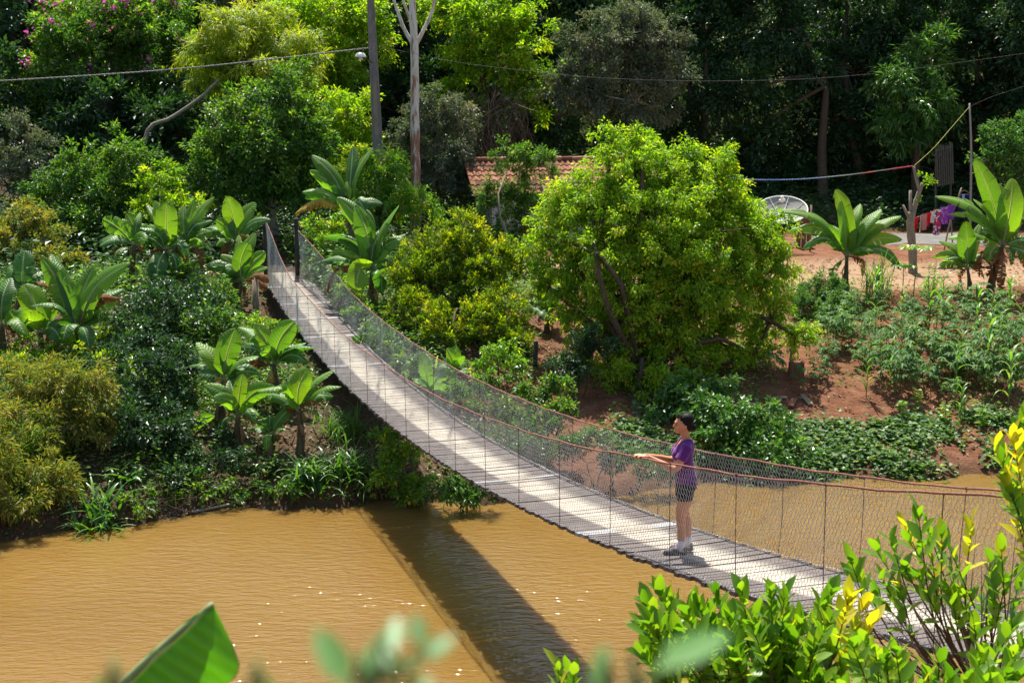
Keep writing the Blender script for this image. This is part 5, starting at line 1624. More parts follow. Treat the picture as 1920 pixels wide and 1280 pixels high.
for j in range(8):
    a = j * math.pi / 4 + .3
    q = np.linspace(.06, 1, 9)
    P = dc + (dx * math.cos(a) + dy * math.sin(a)) * (R_ * q)[:, None] + dn * (.34 * q ** 2 - .325)[:, None]
    MB(db_).tube(P, .014, 5).build('rib', M['white'], dish)
for j in range(3):
    a = j * 2.094 + .5
    MB(db_).tube([dc + (dx * math.cos(a) + dy * math.sin(a)) * R_ * .75 - dn * .12, dc + dn * .42], .006, 5).build('strut', M['white'], dish)
mb = MB(db_)
mb.tube([dc + dn * .34, dc + dn * .52], .055, 10)
mb.sphere(dc + dn * .52, .07, 7, 10)
mb.sphere(dc + dn * .40 + dx * .07, .055, 6, 8)
mb.sphere(dc + dn * .40 - dx * .07, .055, 6, 8)
mb.build('receiver', M['white'], dish, smooth=True)
MB(db_).tube([db_ - [0, 0, .1], dc - dn * .36], .045, 8).build('mast', M['rustdark'], dish)

# brick shed corner and posts beside the dish
M['brick'] = plain('red_brick', (0.30, 0.12, 0.07), .9, .1, var=.4, scale=6)
sp = at(1500, 440, 50.6)
sb_ = np.array([sp[0], sp[1], float(hz(sp[0], sp[1]))])
shed = empty('board_fence', sb_, 'short reddish board fence behind the satellite dish', 'fence')
for i in range(3):
    p = sb_ + [-.05 + i * .2, .02 * i, 0]
    h_ = 1.15 + rng.normal(0, .06)
    MB(sb_).box(p + [0, 0, h_ / 2], (.17, .03, h_ + .1)).build('board', M['oldwood'], shed)
MB(sb_).box(sb_ + [.15, .06, .8], (.62, .04, .09)).build('rail', M['oldwood'], shed)
q = at(1521, 418, 49.5)
pq = np.array([q[0], q[1], float(hz(q[0], q[1]))])
tag(MB(pq).tube([pq - [0, 0, .1], at(1521, 384, 49.5)], .035, 7).build('stake', M['woodpost'], None, True, pq), 'thin brown stake standing right of the satellite dish', 'stake')

# pruned trunk used as a clothes line post
TD = depth_of(gpt(1712, 512))
tb0 = gpt(1712, 512)
ptree = empty('pruned_tree', tb0, 'heavily pruned forked tree trunk with a few new leaves, in the yard', 'tree')
mb = MB(tb0)
T_ = lambda u, v: at(u, v, TD)
mb.tube(curve([tb0 - [0, 0, .1], T_(1711, 470), T_(1707, 425), T_(1709, 398)], 14), np.linspace(.15, .12, 14) * (1 + .08 * np.sin(np.arange(14) * 2.1)), 10)
mb.tube(curve([T_(1707, 420), T_(1714, 390), T_(1724, 358), T_(1730, 344)], 10), np.linspace(.11, .06, 10), 8)
mb.tube(curve([T_(1724, 356), T_(1718, 335), T_(1713, 312)], 8), np.linspace(.065, .045, 8), 8)
mb.tube([T_(1708, 405), T_(1707, 385), T_(1707, 357)], [.075, .06, .05], 8)
mb.tube([T_(1707, 412), T_(1699, 398), T_(1693, 384)], [.07, .05, .03], 8)
mb.build('trunk', M['bark_pale'], ptree, smooth=True)
C = np.array([T_(1735, 335), T_(1742, 330), T_(1728, 328), T_(1738, 345), T_(1722, 372), T_(1745, 340)])
P, D, N, L, W, t_ = clump_leaves(C, runit(6), .18, 40, .09, .045, .3)
obj('foliage', leaf_mesh('foliage', P, D, N, L, W, t_ * .8, M['bright'], tb0), ptree)

# thin pole, gate, ropes
pp = at(1823, 385, 53)
pp[2] = float(hz(pp[0], pp[1]))
tag(MB(pp).tube(curve([pp - [0, 0, .1], at(1821, 290, 53), at(1818, 194, 53)], 10), np.linspace(.05, .035, 10), 8).build('pole', M['twig_grey'], None, True, pp), 'thin straight grey wooden pole at the back of the yard', 'pole')
gp = at(1772, 348, 57)
gz_ = float(hz(gp[0], gp[1]))
gb = np.array([gp[0], gp[1], gp[2]])
gate = empty('slatted_gate', gb, 'leaning wooden slatted gate in the dark behind the yard', 'gate')
tl = [at(1756, 276, 57), at(1785, 268, 57.3)]
bl = [at(1759, 350, 57), at(1787, 344, 57.3)]
for i in range(8):
    f = i / 7
    a_ = bl[0] * (1 - f) + bl[1] * f
    b_ = tl[0] * (1 - f) + tl[1] * f + [0, 0, rng.normal(0, .04)]
    taper_box(m_ := MB(gb), a_, b_, .065, .06, .025, .025)
    m_.build('slat', M['slat'], gate)
for f in (.03, .9):
    m_ = MB(gb).tube([bl[0] * (1 - f) + tl[0] * f + [0, .04, 0], bl[1] * (1 - f) + tl[1] * f + [0, .04, 0]], .03, 6)
    m_.build('rail', M['slat'], gate)
for e in (0, 1):
    f_ = MB(gb).tube([[bl[e][0], bl[e][1] + .08, float(hz(bl[e][0], bl[e][1])) - .1], tl[e] + [0, .08, 0]], .045, 6)
    f_.build('post', M['slat'], gate)


def rope_mat():
    t = NT('coloured_rope')
    x = t.n('ShaderNodeSeparateXYZ', {0: t.n('ShaderNodeTexCoord').outputs['Object']}).outputs[0]
    c = t.ramp(t.n('ShaderNodeMapRange', {0: x, 1: 0, 2: 6.6}).outputs[0], [(0, (.30, .38, .42)), (.2, (.12, .24, .55)), (.42, (.22, .34, .52)), (.58, (.35, .38, .30)), (.66, (.16, .24, .26)), (.72, (.75, .12, .05)), (.76, (.10, .30, .26)), (.86, (.65, .06, .14)), (1, (.7, .08, .12))])
    return t.surf(t.n('ShaderNodeBsdfPrincipled', {'Base Color': c.outputs[0], 'Roughness': .8}))


M['rope'] = rope_mat()
M['rope_y'] = plain('yellow_rope', (.42, .38, .10), .8, .2, var=.3)
cable('rope', 'knotted line of blue, green and red rope tied to the pruned trunk', 'rope', [(1372, 333, TD - .3), (1420, 337, TD), (1500, 336, TD), (1590, 328, TD), (1650, 320, TD), (1712, 311, TD)], .010, M['rope'], 40)
cable('rope', 'yellowish rope rising from the pruned trunk to the thin pole', 'rope', [(1714, 311, TD), (1750, 278, TD + 2), (1785, 238, TD + 4.5), (1817, 201, 52.9)], .008, M['rope_y'])
cable('rope', 'thin dark line going right from the top of the thin pole', 'rope', [(1818, 200, 53), (1870, 178, 53.5), (1960, 150, 54)], .005, M['cable_dark'])

# clothes line
CD_ = TD + 1.2
la_, lb_ = at(1708, 410, CD_), at(1800, 378, CD_)
tag(MB(la_).tube(curve([la_, (la_ + lb_) / 2 - [0, 0, .05], lb_], 12), .006, 4).build('clothes_line', M['cable'], None, True, la_), 'thin line the washing hangs from, beside the pruned trunk', 'clothes line')
CG = 'washing on the clothes line'
cloth_cols = {'red': (.62, .02, .03), 'rose': (.55, .25, .25), 'pale': (.60, .48, .42), 'white': (.72, .70, .66), 'purple': (.22, .05, .42), 'violet': (.30, .08, .50), 'navy': (.02, .025, .06)}
for k_, c_ in cloth_cols.items():
    M['cl_' + k_] = plain('cloth_' + k_, c_, .9, .1, var=.2, scale=10)


def print_mat(name, a, b, c, sc_):
    t = NT(name)
    nz = t.n('ShaderNodeTexVoronoi', {'Vector': obco(t), 'Scale': sc_})
    col = t.ramp(t.n('ShaderNodeSeparateXYZ', {0: nz.outputs['Color']}).outputs[0], [(0, a), (.4, b), (.75, c)], 'CONSTANT')
    return t.surf(t.n('ShaderNodeBsdfPrincipled', {'Base Color': col.outputs[0], 'Roughness': .9}))


M['cl_print'] = print_mat('red_white_print', (.62, .02, .04), (.70, .66, .68), (.06, .05, .25), 16)
M['cl_violet'] = print_mat('violet_print', (.20, .05, .45), (.38, .20, .60), (.30, .03, .30), 20)


def garment(label, u, w, top, h, mat, shape='cloth', depth=0.0):
    f = (u - 1708) / (1800 - 1708)
    p = la_ * (1 - f) + lb_ * f
    k = CD_ / FPX
    W_, H_ = w * k, h * k
    n_, m_ = 9, 10
    V = []
    for i in range(m_ + 1):
        for j in range(n_ + 1):
            x = (j / n_ - .5)
            taper = 1.0
            if shape == 'bikini':
                taper = 1.0 - .65 * (i / m_)
            if shape == 'strap':
                taper = .35
            z = -H_ * i / m_
            yv = .03 * math.sin(j * 1.9 + u) * (i / m_) + .015 * math.sin(i * 1.3 + j)
            V.append(p + np.array([x * W_ * taper, yv + depth, z + .012 - .02 * math.sin(math.pi * j / n_)]))
    F = [[i * (n_ + 1) + j, i * (n_ + 1) + j + 1, (i + 1) * (n_ + 1) + j + 1, (i + 1) * (n_ + 1) + j] for i in range(m_) for j in range(n_)]
    V = np.array(V)
    V2 = np.concatenate([V, V + [0, .012, 0]])
    nn = len(V)
    F2 = F + [[a + nn for a in f_[::-1]] for f_ in F]
    rim = [j for j in range(n_ + 1)]
    bot = [m_ * (n_ + 1) + j for j in range(n_ + 1)]
    lft = [i * (n_ + 1) for i in range(m_ + 1)]
    rgt = [i * (n_ + 1) + n_ for i in range(m_ + 1)]
    for e in (rim, bot, lft, rgt):
        for a_, b_ in zip(e[:-1], e[1:]):
            F2.append([a_, b_, b_ + nn, a_ + nn])
    o = MB(p).add(V2, F2).build('garment', mat, None, True, p)
    tag(o, label, 'garment', CG)


garment('plain red garment at the left end of the washing, next to the pruned trunk', 1718, 11, 0, 26, M['cl_red'], 'bikini')
garment('faded rose garment with hanging straps, second from the left on the line', 1727, 8, 0, 34, M['cl_pale'], 'strap')
garment('rose-pink narrow garment hanging between two red ones', 1734, 9, 0, 30, M['cl_rose'])
garment('second plain red garment, to the left of the white one', 1742, 10, 0, 26, M['cl_red'], 'bikini')
garment('small off-white garment in the middle of the washing', 1749, 8, 0, 22, M['cl_white'])
garment('red and white printed garment, longest one of the washing', 1758, 14, 0, 48, M['cl_print'])
garment('bright purple patterned garment on the right half of the line', 1771, 16, 0, 32, M['cl_violet'])
garment('purple garment at the right end of the washing', 1784, 13, 0, 28, M['cl_purple'])
garment('black garment hanging behind the purple ones', 1775, 13, 0, 44, M['cl_navy'], depth=.12)
# props and jeans behind
for pts, lab in (([(1767, 482), (1782, 415), (1803, 352)], 'crooked thin pole propping up the right end of the clothes line'), ([(1786, 455), (1784, 425), (1783, 400)], 'short dark stake under the right end of the washing')):
    p0 = gpt(*pts[0])
    dd_ = depth_of(p0)
    tag(MB(p0).tube(curve([p0 - [0, 0, .05]] + [at(u, v, dd_) for u, v in pts[1:]], 9), .028, 6).build('prop_pole', M['woodpost'], None, True, p0), lab, 'prop pole')
jp = at(1808, 362, 51.5)
jr = empty('jeans', jp, 'dark jeans with a pale blue side hung on a hanger behind the line', 'garment')
for xx, nm, mt in ((-.09, 'leg', 'cl_navy'), (.10, 'leg', 'cl_navy')):
    MB(jp).tube([jp + [xx, 0, -.05], jp + [xx * 1.05, .02, -.6], jp + [xx * 1.1, 0, -1.0]], [.11, .085, .075], 10).build(nm, M[mt], jr, smooth=True)
M['cl_lblue'] = plain('pale_denim', (.30, .42, .55), .9, .1)
MB(jp).box(jp + [-.07, -.12, -.28], (.09, .03, .45)).build('panel', M['cl_lblue'], jr)
MB(jp).tube(curve([jp + [-.2, 0, 0], jp + [0, 0, .1], jp + [.2, 0, 0]], 9), .012, 5).build('hanger', M['woodpost'], jr)

# ------------------------------------------------------------------ odds and ends on the banks
def log(label, cat, name, pts, r, mat, dz=.03):
    P = np.array([gpt(u, v) + [0, 0, dz] for u, v in pts])
    return tag(MB(P[0]).tube(curve(P, 10), r, 8).build(name, mat, None, True, P[0]), label, cat)


sb2 = gpt(1492, 706)
st_ = empty('tree_stump', sb2, 'square-cut brown wooden stump on the red soil with a splintered top', 'stump')
mb = MB(sb2)
V = []
for z_, w_ in ((-.1, .20), (.2, .19), (.36, .185)):
    for j in range(10):
        a = j * .6283
        rr = w_ * (1 + .12 * math.sin(j * 3.1)) * min(1.2, 1 / max(abs(math.cos(a)), abs(math.sin(a))))
        V.append(sb2 + np.array([rr * math.cos(a), rr * .8 * math.sin(a), z_ + (.05 * math.sin(j * 2.3) if z_ > .3 else 0)]))
F = [[i * 10 + j, i * 10 + (j + 1) % 10, (i + 1) * 10 + (j + 1) % 10, (i + 1) * 10 + j] for i in range(2) for j in range(10)] + [[20 + j for j in range(10)]]
mb.add(np.array(V), F)
mb.build('block', M['oldwood'], st_)
m_ = MB(sb2)
taper_box(m_, sb2 + [-.10, .1, .3], sb2 + [-.13, .1, .72], .10, .03, .05, .02)
m_.build('splinter', M['woodpost'], st_)
for (u0, v0, u1, v1), lab in (((1432, 752, 1474, 748), 'weathered board lying flat on the soil below the stump'), ((1482, 766, 1490, 750), 'short dark board end sticking out of the soil'), ((1504, 744, 1520, 762), 'short pale board lying on the soil below the stump')):
    a, b = gpt(u0, v0) + [0, 0, .06], gpt(u1, v1) + [0, 0, .05]
    dr_ = unit(b - a)
    sd_ = unit(np.cross(dr_, UP))
    tag(MB(a).box((a + b) / 2, (np.linalg.norm(b - a), .14, .04), [dr_, sd_, np.cross(dr_, sd_)]).build('board', M['woodpost' if 'dark' not in lab else 'oldwood'], None, False, a), lab, 'board', 'boards on the soil')
log('thin dry stick lying along the middle of the left bank', 'stick', 'stick', [(258, 882), (290, 900), (330, 926)], .012, M['twig_grey'], .15)
log('pale fallen branch on the mud at the left water edge', 'branch', 'branch', [(360, 962), (395, 955), (430, 948)], .03, M['twig_grey'])
log('dark log lying in the shade under the big tree', 'log', 'log', [(1060, 640), (1120, 640), (1180, 646)], .07, M['bark'], .3)
log('dry pale branch lying behind the wire mesh', 'branch', 'branch', [(930, 762), (980, 772), (1040, 782)], .03, M['woodpost'], .3)
rd = gpt(553, 938)
M['redplastic'] = plain('red_plastic', (.65, .03, .03), .4, .5, var=.1)
tag(MB(rd).sphere(rd + [0, 0, .03], (.07, .05, .035), 6, 9).build('litter', M['redplastic'], None, True, rd), 'small crushed red plastic cup on the mud at the water edge', 'litter')
M['yelplastic'] = plain('yellow_leaf', (.6, .45, .04), .6, .3, var=.1)
for k_, (u, v, lab) in enumerate(((598, 468 + 470, 'yellow fallen leaf on the mud nearest the bridge'), (512, 945, 'yellow fallen leaf on the mud left of the red cup'))):
    p = gpt(u, v)
    tag(obj('fallen_leaf', leaf_mesh('fallen_leaf', np.array([p + [0, 0, .03]]), np.array([[.8, .3, .1]]), np.array([[0, -.3, 1.]]), .16, .09, np.array([1.0]), M['fresh'], p, 'leaf'), None, p), lab, 'leaf', 'yellow leaves on the mud')
# small stones by the deck
for k_, (u, v, lab) in enumerate(((662, 606, 'white stone against the right deck edge, upper one'), (678, 622, 'pinkish stone against the right deck edge, between white ones'), (690, 632, 'white stone against the right deck edge, lower one'))):
    p = gpt(u, v)
    r_ = (.13, .10, .12)[k_]
    mb = MB(p).sphere(p + [0, 0, .05], (r_ * 1.2, r_, r_ * .8), 7, 9)
    V = mb.V[0]
    mb.V[0] = V * (1 + .18 * np.sin(V[:, :1] * 31 + V[:, 1:2] * 23))
    tag(mb.build('stone', M['stone'], None, False, p), lab, 'stone', 'stones by the deck')
# old banana stump with hanging sheaths under the bridge
bs = at(838, 915, 26.6)
bs[2] = float(hz(bs[0], bs[1]))
os_ = empty('old_banana_stump', bs, 'rotten banana stump with hanging pale sheaths under the bridge deck', 'stump')
mb = MB(bs)
for i in range(5):
    p = bs + np.array([rng.normal(0, .13), rng.normal(0, .1), -.1])
    mb.tube([p, p + [rng.normal(0, .03), 0, .35], p + [rng.normal(0, .06), 0, rng.uniform(.55, .85)]], [.09, .075, .06], 8)
mb.build('stump', M['pseudostem'], os_, smooth=True)
mb = MB(bs)
for i in range(12):
    p = bs + np.array([rng.normal(-.02, .20), -.14 + rng.normal(0, .05), rng.uniform(.35, .75)])
    ll, ww = rng.uniform(.25, .55), rng.uniform(.03, .07)
    sw = rng.normal(0, .12)
    V = []
    for z_, w_ in ((0, .8), (.35, 1.2), (.7, .8), (1, .15)):
        c = p + [sw * z_, -.06 * math.sin(z_ * 3), -ll * z_]
        V += [c - RGT * ww * w_, c + [0, -.02, 0], c + RGT * ww * w_]
    mb.add(np.array(V), [[i_ * 3 + j, i_ * 3 + j + 1, i_ * 3 + j + 4, i_ * 3 + j + 3] for i_ in range(3) for j in (0, 1)], 0, rng.random())
mb.build('sheaths', M['dry'], os_, smooth=True)
# support post with a dead leaf hat beside the abutment
pg = gpt(481, 612)
post_ = empty('prop_post', pg, 'light brown wooden post with a dried leaf draped over its top, beside the abutment', 'post')
ptop = at(478, 520, depth_of(pg))
MB(pg).tube([pg - [0, 0, .1], ptop], [.10, .085], 10).build('shaft', M['woodpost'], post_, smooth=True)
lm = MB(pg)
banana_leaf(lm, ptop + [-.25, 0, -.08], ptop + [.42, -.1, -.12], .32, arch=.25, rag=.4, flop=.7)
lm.build('dead_leaf', [M['ban_dead'], M['ban_dead']], post_, smooth=True)
# thin posts of an old fence in the shade left of the big tree
for k_, (u, v0, v1, lab) in enumerate(((1037, 715, 668, 'dark fence post in shade left of the big tree, with a flat top'), (1003, 690, 640, 'dark leaning fence post in the shade below the golden bush'))):
    p = gpt(u, v0)
    tag(MB(p).tube([p - [0, 0, .1], at(u + 2, v1, depth_of(p))], .06, 7).build('fence_post', M['darkpost'], None, True, p), lab, 'post', 'old fence posts')
# ------------------------------------------------------------------ woman at the left rail
def skin_mat():
    t = NT('skin')
    nz = t.noise(obco(t), 9.0, 3.0, .5)
    c = t.ramp(nz.outputs[0], [(.3, (.48, .19, .09)), (.7, (.56, .245, .125))])
    return t.surf(t.n('ShaderNodeBsdfPrincipled', {'Base Color': c.outputs[0], 'Roughness': .5, 'Specular IOR Level': .35, 'Subsurface Weight': .08, 'Subsurface Radius': (.02, .008, .004)}))


M['skin'] = skin_mat()
M['hair'] = plain('black_hair', (.012, .009, .007), .6, .1, var=.4, scale=40, stretch=(1, 4, 4))
M['shorts'] = plain('black_shorts', (.018, .018, .024), .8, .2, var=.3, scale=12)
M['sock'] = plain('white_sock', (.75, .70, .72), .9, .1, var=.1)
M['shoe'] = plain('grey_shoe', (.13, .12, .125), .75, .3, var=.35, scale=40)
M['sole'] = plain('shoe_sole', (.06, .055, .06), .8, .2)
M['lace'] = plain('pink_lace', (.75, .16, .34), .7, .2, var=.1)
M['eye'] = plain('dark_eye', (.02, .015, .012), .2, .6)
M['lip'] = plain('lips', (.45, .14, .11), .5, .4, var=.1)
M['tooth'] = plain('teeth', (.8, .77, .7), .4, .4, var=.03)


def shirt_mat():
    t = NT('purple_shirt')
    co = t.n('ShaderNodeTexCoord').outputs['Object']
    sep = t.n('ShaderNodeSeparateXYZ', {0: co})
    nz = t.noise(co, 7.0, 4.0, .6)
    c = t.ramp(nz.outputs[0], [(.3, (.085, .012, .120)), (.7, (.125, .020, .17))])
    # small pale print on the chest
    zz = t.math('ABSOLUTE', t.math('SUBTRACT', sep.outputs[2], 1.145))
    yy = t.math('ABSOLUTE', sep.outputs[1])
    m = t.math('MULTIPLY', t.math('MULTIPLY', t.math('LESS_THAN', zz, .045), t.math('LESS_THAN', yy, .085)), t.math('GREATER_THAN', sep.outputs[0], .07))
    pr = t.ramp(t.noise(co, 26.0, 2.0, .5).outputs[0], [(.42, (.10, .22, .42)), (.5, (.75, .72, .78)), (.6, (.30, .45, .60))], 'CONSTANT')
    col = t.mix(t.math('MULTIPLY', m, .85), c.outputs[0], pr.outputs[0])
    b = t.n('ShaderNodeBump', {'Height': nz.outputs[0], 'Strength': .7, 'Distance': .03})
    return t.surf(t.n('ShaderNodeBsdfPrincipled', {'Base Color': col, 'Roughness': .85, 'Specular IOR Level': .15, 'Sheen Weight': .2, 'Normal': b}))


M['shirt'] = shirt_mat()


def loft(mb, rings, k=20):
    """rings: (x, y, z, rx, ry)"""
    V = []
    for x, y, z, rx, ry in rings:
        for j in range(k):
            a = j * 2 * math.pi / k
            V.append([x + rx * math.cos(a), y + ry * math.sin(a), z])
    n = len(rings)
    F = [[i * k + j, i * k + (j + 1) % k, (i + 1) * k + (j + 1) % k, (i + 1) * k + j] for i in range(n - 1) for j in range(k)]
    F += [list(range(k))[::-1], [(n - 1) * k + j for j in range(k)]]
    mb.add(np.array(V), F)


def melt(mb, voxel, smooth_it=4, cut=None):
    """fuse overlapping shapes into one continuous skin"""
    me = mb.mesh('tmp', M['skin'])
    o = bpy.data.objects.new('tmp', me)
    COL.objects.link(o)
    r = o.modifiers.new('r', 'REMESH')
    r.mode = 'VOXEL'
    r.voxel_size = voxel
    s_ = o.modifiers.new('s', 'SMOOTH')
    s_.iterations = smooth_it
    s_.factor = .5
    dg = bpy.context.evaluated_depsgraph_get()
    ev = o.evaluated_get(dg).to_mesh()
    V = np.array([v.co[:] for v in ev.vertices])
    F = [list(p.vertices) for p in ev.polygons]
    bpy.data.objects.remove(o)
    if cut is not None:
        F = [f for f in F if not cut(V[f].mean(0))]
    out = MB()
    out.add(V, F)
    return out


WS = 0.02                                   # place along the bridge
wpos = None
_r = at(1279, 1034, 15.0) - CAM             # where she stands on the planks
for _d in np.linspace(10, 20, 2000):
    _p = CAM + _r / 15.0 * _d
    _s = (_p[:2] - B0) @ BA
    if _p[2] <= float(deck_z(_s)) + .004:
        wpos = np.array([_p[0], _p[1], float(deck_z(_s)) + .002])
        break
woman = empty('person', wpos, 'woman in purple t-shirt and black shorts standing on the footbridge, hands on its rail', 'person')
fd = np.array([-1.0, 0.04])
woman.rotation_euler = (0, 0, math.atan2(fd[1], fd[0]))
SC_P = 0.985
woman.scale = (SC_P,) * 3
ws_ = (wpos[:2] - B0) @ BA
wn_ = (wpos[:2] - B0) @ BN
fn_, ln_ = -(fd @ BN) / np.linalg.norm(fd), -(np.array([-fd[1], fd[0]]) @ BN) / np.linalg.norm(fd)


def rail_x(y):                              # how far ahead the rail is, y metres to her left
    return ((wn_ + .655) / SC_P - ln_ * y) / fn_


rz_ = (float(deck_z(ws_) + rail_h(ws_, -1)) - wpos[2]) / SC_P

body = MB()
ANK = {1: (.045, .075), -1: (-.045, -.075)}
for sy in (1, -1):
    ax, ay = ANK[sy]
    body.tube(curve([[-.02, sy * .085, .86], [-.005, sy * .086, .66], [ax * .5 + .01, sy * .080, .47], [ax * .8 - .018, sy * .078, .33], [ax - .02, ay, .09], [ax - .02, ay, .05]], 16),
              np.interp(np.linspace(0, 1, 16), [0, .22, .45, .62, .9, 1], [.098, .082, .057, .056, .036, .038]), 16)
loft(body, [(-.03, 0, .80, .10, .15), (-.03, 0, .90, .115, .168), (-.015, 0, 1.0, .10, .148), (0, 0, 1.08, .092, .135), (.012, 0, 1.18, .105, .15), (.0, 0, 1.27, .105, .160), (-.02, 0, 1.33, .078, .135), (-.025, 0, 1.375, .055, .075)])
for sy in (1, -1):
    body.sphere([.078, sy * .068, 1.195], (.066, .070, .070), 10, 14)
body.tube([[-.025, 0, 1.33], [-.008, 0, 1.40], [.015, 0, 1.47]], [.056, .050, .050], 14)
body.sphere([.022, 0, 1.548], (.094, .076, .105), 14, 18)
body.sphere([.066, 0, 1.490], (.050, .054, .058), 10, 14)
body.sphere([.090, 0, 1.452], (.026, .028, .020), 8, 10)
body.sphere([.106, 0, 1.565], (.016, .045, .018), 8, 12)
body.tube([[.108, 0, 1.555], [.124, 0, 1.528], [.134, 0, 1.512]], [.009, .011, .013], 8)
body.sphere([.124, 0, 1.507], (.013, .017, .010), 6, 10)
body.sphere([.113, 0, 1.478], (.010, .024, .010), 6, 10)
body.sphere([.109, 0, 1.465], (.010, .020, .009), 6, 10)
for sy in (1, -1):
    body.sphere([.080, sy * .042, 1.508], (.030, .026, .026), 8, 10)
    body.sphere([.005, sy * .078, 1.520], (.022, .010, .034), 8, 10)
    hy = .115 if sy > 0 else .015
    rx_ = rail_x(hy)
    _s = ws_ + SC_P * (rx_ * (fd @ BA) + hy * (np.array([-fd[1], fd[0]]) @ BA)) / np.linalg.norm(fd)
    rz_ = (float(deck_z(_s) + rail_h(_s, -1)) - wpos[2]) / SC_P - .004
    wr = np.array([rx_ - .095, hy + sy * .01, rz_ + .022])
    sh = np.array([-.015, sy * .160, 1.305])
    el = np.array([.115, sy * .215, 1.065])
    body.tube(curve([sh, (sh + el) / 2 + [0, sy * .012, 0], el, (el + wr) / 2 + [0, sy * .01, -.004], wr], 18), np.interp(np.linspace(0, 1, 18), [0, .3, .5, .62, 1], [.055, .046, .039, .040, .025]), 14)
    body.sphere(wr + [.045, 0, .004], (.048, .038, .017), 8, 12)
    for q, dy in enumerate((-.030, -.010, .010, .030)):
        yy = hy + dy
        ext = (.0, .006, .004, -.006)[q]
        body.tube(curve([[rx_ - .025, yy, rz_ + .030], [rx_ + .002 + ext, yy * 1.0 + dy * .1, rz_ + .028], [rx_ + .020 + ext * .5, yy + dy * .15, rz_ + .008], [rx_ + .016, yy + dy * .12, rz_ - .016]], 9), np.linspace(.0095, .0075, 9), 8)
    ty = hy - sy * .034
    body.tube(curve([wr + [.03, -sy * .026, .0], [rx_ - .035, ty - sy * .012, rz_ + .012], [rx_ - .018, ty - sy * .014, rz_ - .006], [rx_ - .004, ty - sy * .008, rz_ - .018]], 9), np.linspace(.012, .008, 9), 8)
for sy in (1, -1):                               # feet inside the shoes
    ax, ay = ANK[sy]
    body.tube([[ax - .03, ay, .06], [ax + .05, ay, .045], [ax + .13, ay + sy * .01, .03]], [.034, .032, .022], 10)
melt(body, .0062, 3).build('body', M['skin'], woman, smooth=True)

sh_ = MB()
loft(sh_, [(-.028, 0, .835, .128, .178), (-.022, 0, .92, .126, .176), (-.010, 0, 1.0, .116, .160), (.004, 0, 1.08, .110, .150), (.014, 0, 1.18, .118, .163), (.0, 0, 1.27, .116, .172), (-.020, 0, 1.335, .088, .146), (-.026, 0, 1.382, .060, .082)], 28)
for sy in (1, -1):
    sh_.sphere([.080, sy * .068, 1.195], (.074, .077, .078), 10, 14)
    sh = np.array([-.015, sy * .158, 1.305])
    el = np.array([.115, sy * .215, 1.065])
    sh_.tube([sh + [0, -sy * .03, .015], sh, sh * .40 + el * .60], [.062, .072, .068], 14)
melt(sh_, .008, 4, cut=lambda c: (c[0] > -.005 and abs(c[1]) < (c[2] - 1.245) * .62) or c[2] > 1.392 or (c[2] > 1.36 and abs(c[1]) < .06) or c[2] < .842).build('shirt', M['shirt'], woman, smooth=True)

so_ = MB()
loft(so_, [(-.025, 0, .78, .125, .172), (-.028, 0, .86, .124, .174), (-.022, 0, .93, .112, .16)], 24)
for sy in (1, -1):
    so_.tube([[-.02, sy * .085, .86], [-.008, sy * .088, .70], [-.004, sy * .089, .655]], [.104, .098, .096], 16)
melt(so_, .008, 3, cut=lambda c: c[2] < .668).build('shorts', M['shorts'], woman, smooth=True)

hr = MB()
hr.sphere([.008, 0, 1.560], (.104, .085, .104), 14, 18)
hr.sphere([-.055, 0, 1.525], (.045, .066, .055), 10, 14)
hr.sphere([-.105, 0, 1.505], (.034, .030, .036), 8, 12)
hr.sphere([.030, .01, 1.618], (.050, .060, .034), 8, 12)
hr.sphere([-.02, 0, 1.60], (.085, .082, .075), 10, 14)
melt(hr, .007, 3, cut=lambda c: c[0] > max(-.025, (c[2] - 1.525) * .72) + .007 * math.sin(c[2] * 260 + c[1] * 90) + .006 * math.sin(c[1] * 210) or c[2] < 1.462).build('hair', M['hair'], woman, smooth=True)
hw = MB()
for i in range(16):
    a = rng.uniform(-.07, .07)
    hw.tube(curve([[.03, a * .7, 1.656], [.070, a, 1.642], [.094, a * 1.05, 1.618]], 5), .0035, 4)
for i in range(8):
    a = rng.uniform(-.02, .02)
    hw.tube(curve([[-.10, a, 1.515], [-.135, a * 1.8, 1.505], [-.142, a * 2, 1.475]], 5), .004, 4)
hw.build('fringe', M['hair'], woman)
for sy in (1, -1):
    MB().sphere([.1075, sy * .030, 1.541], (.009, .013, .007), 6, 8).build('eye', M['eye'], woman)
    MB().tube([[.110, sy * .016, 1.561], [.108, sy * .034, 1.566], [.097, sy * .050, 1.560]], .0035, 5).build('eyebrow', M['hair'], woman)
MB().sphere([.1175, 0, 1.4715], (.007, .024, .005), 6, 10).build('teeth', M['tooth'], woman)
lp = MB()
for z_ in (1.479, 1.464):
    lp.tube(curve([[.104, -.026, 1.474], [.1225, 0, z_], [.104, .026, 1.474]], 9), .0042, 5)
lp.build('lips', M['lip'], woman, smooth=True)
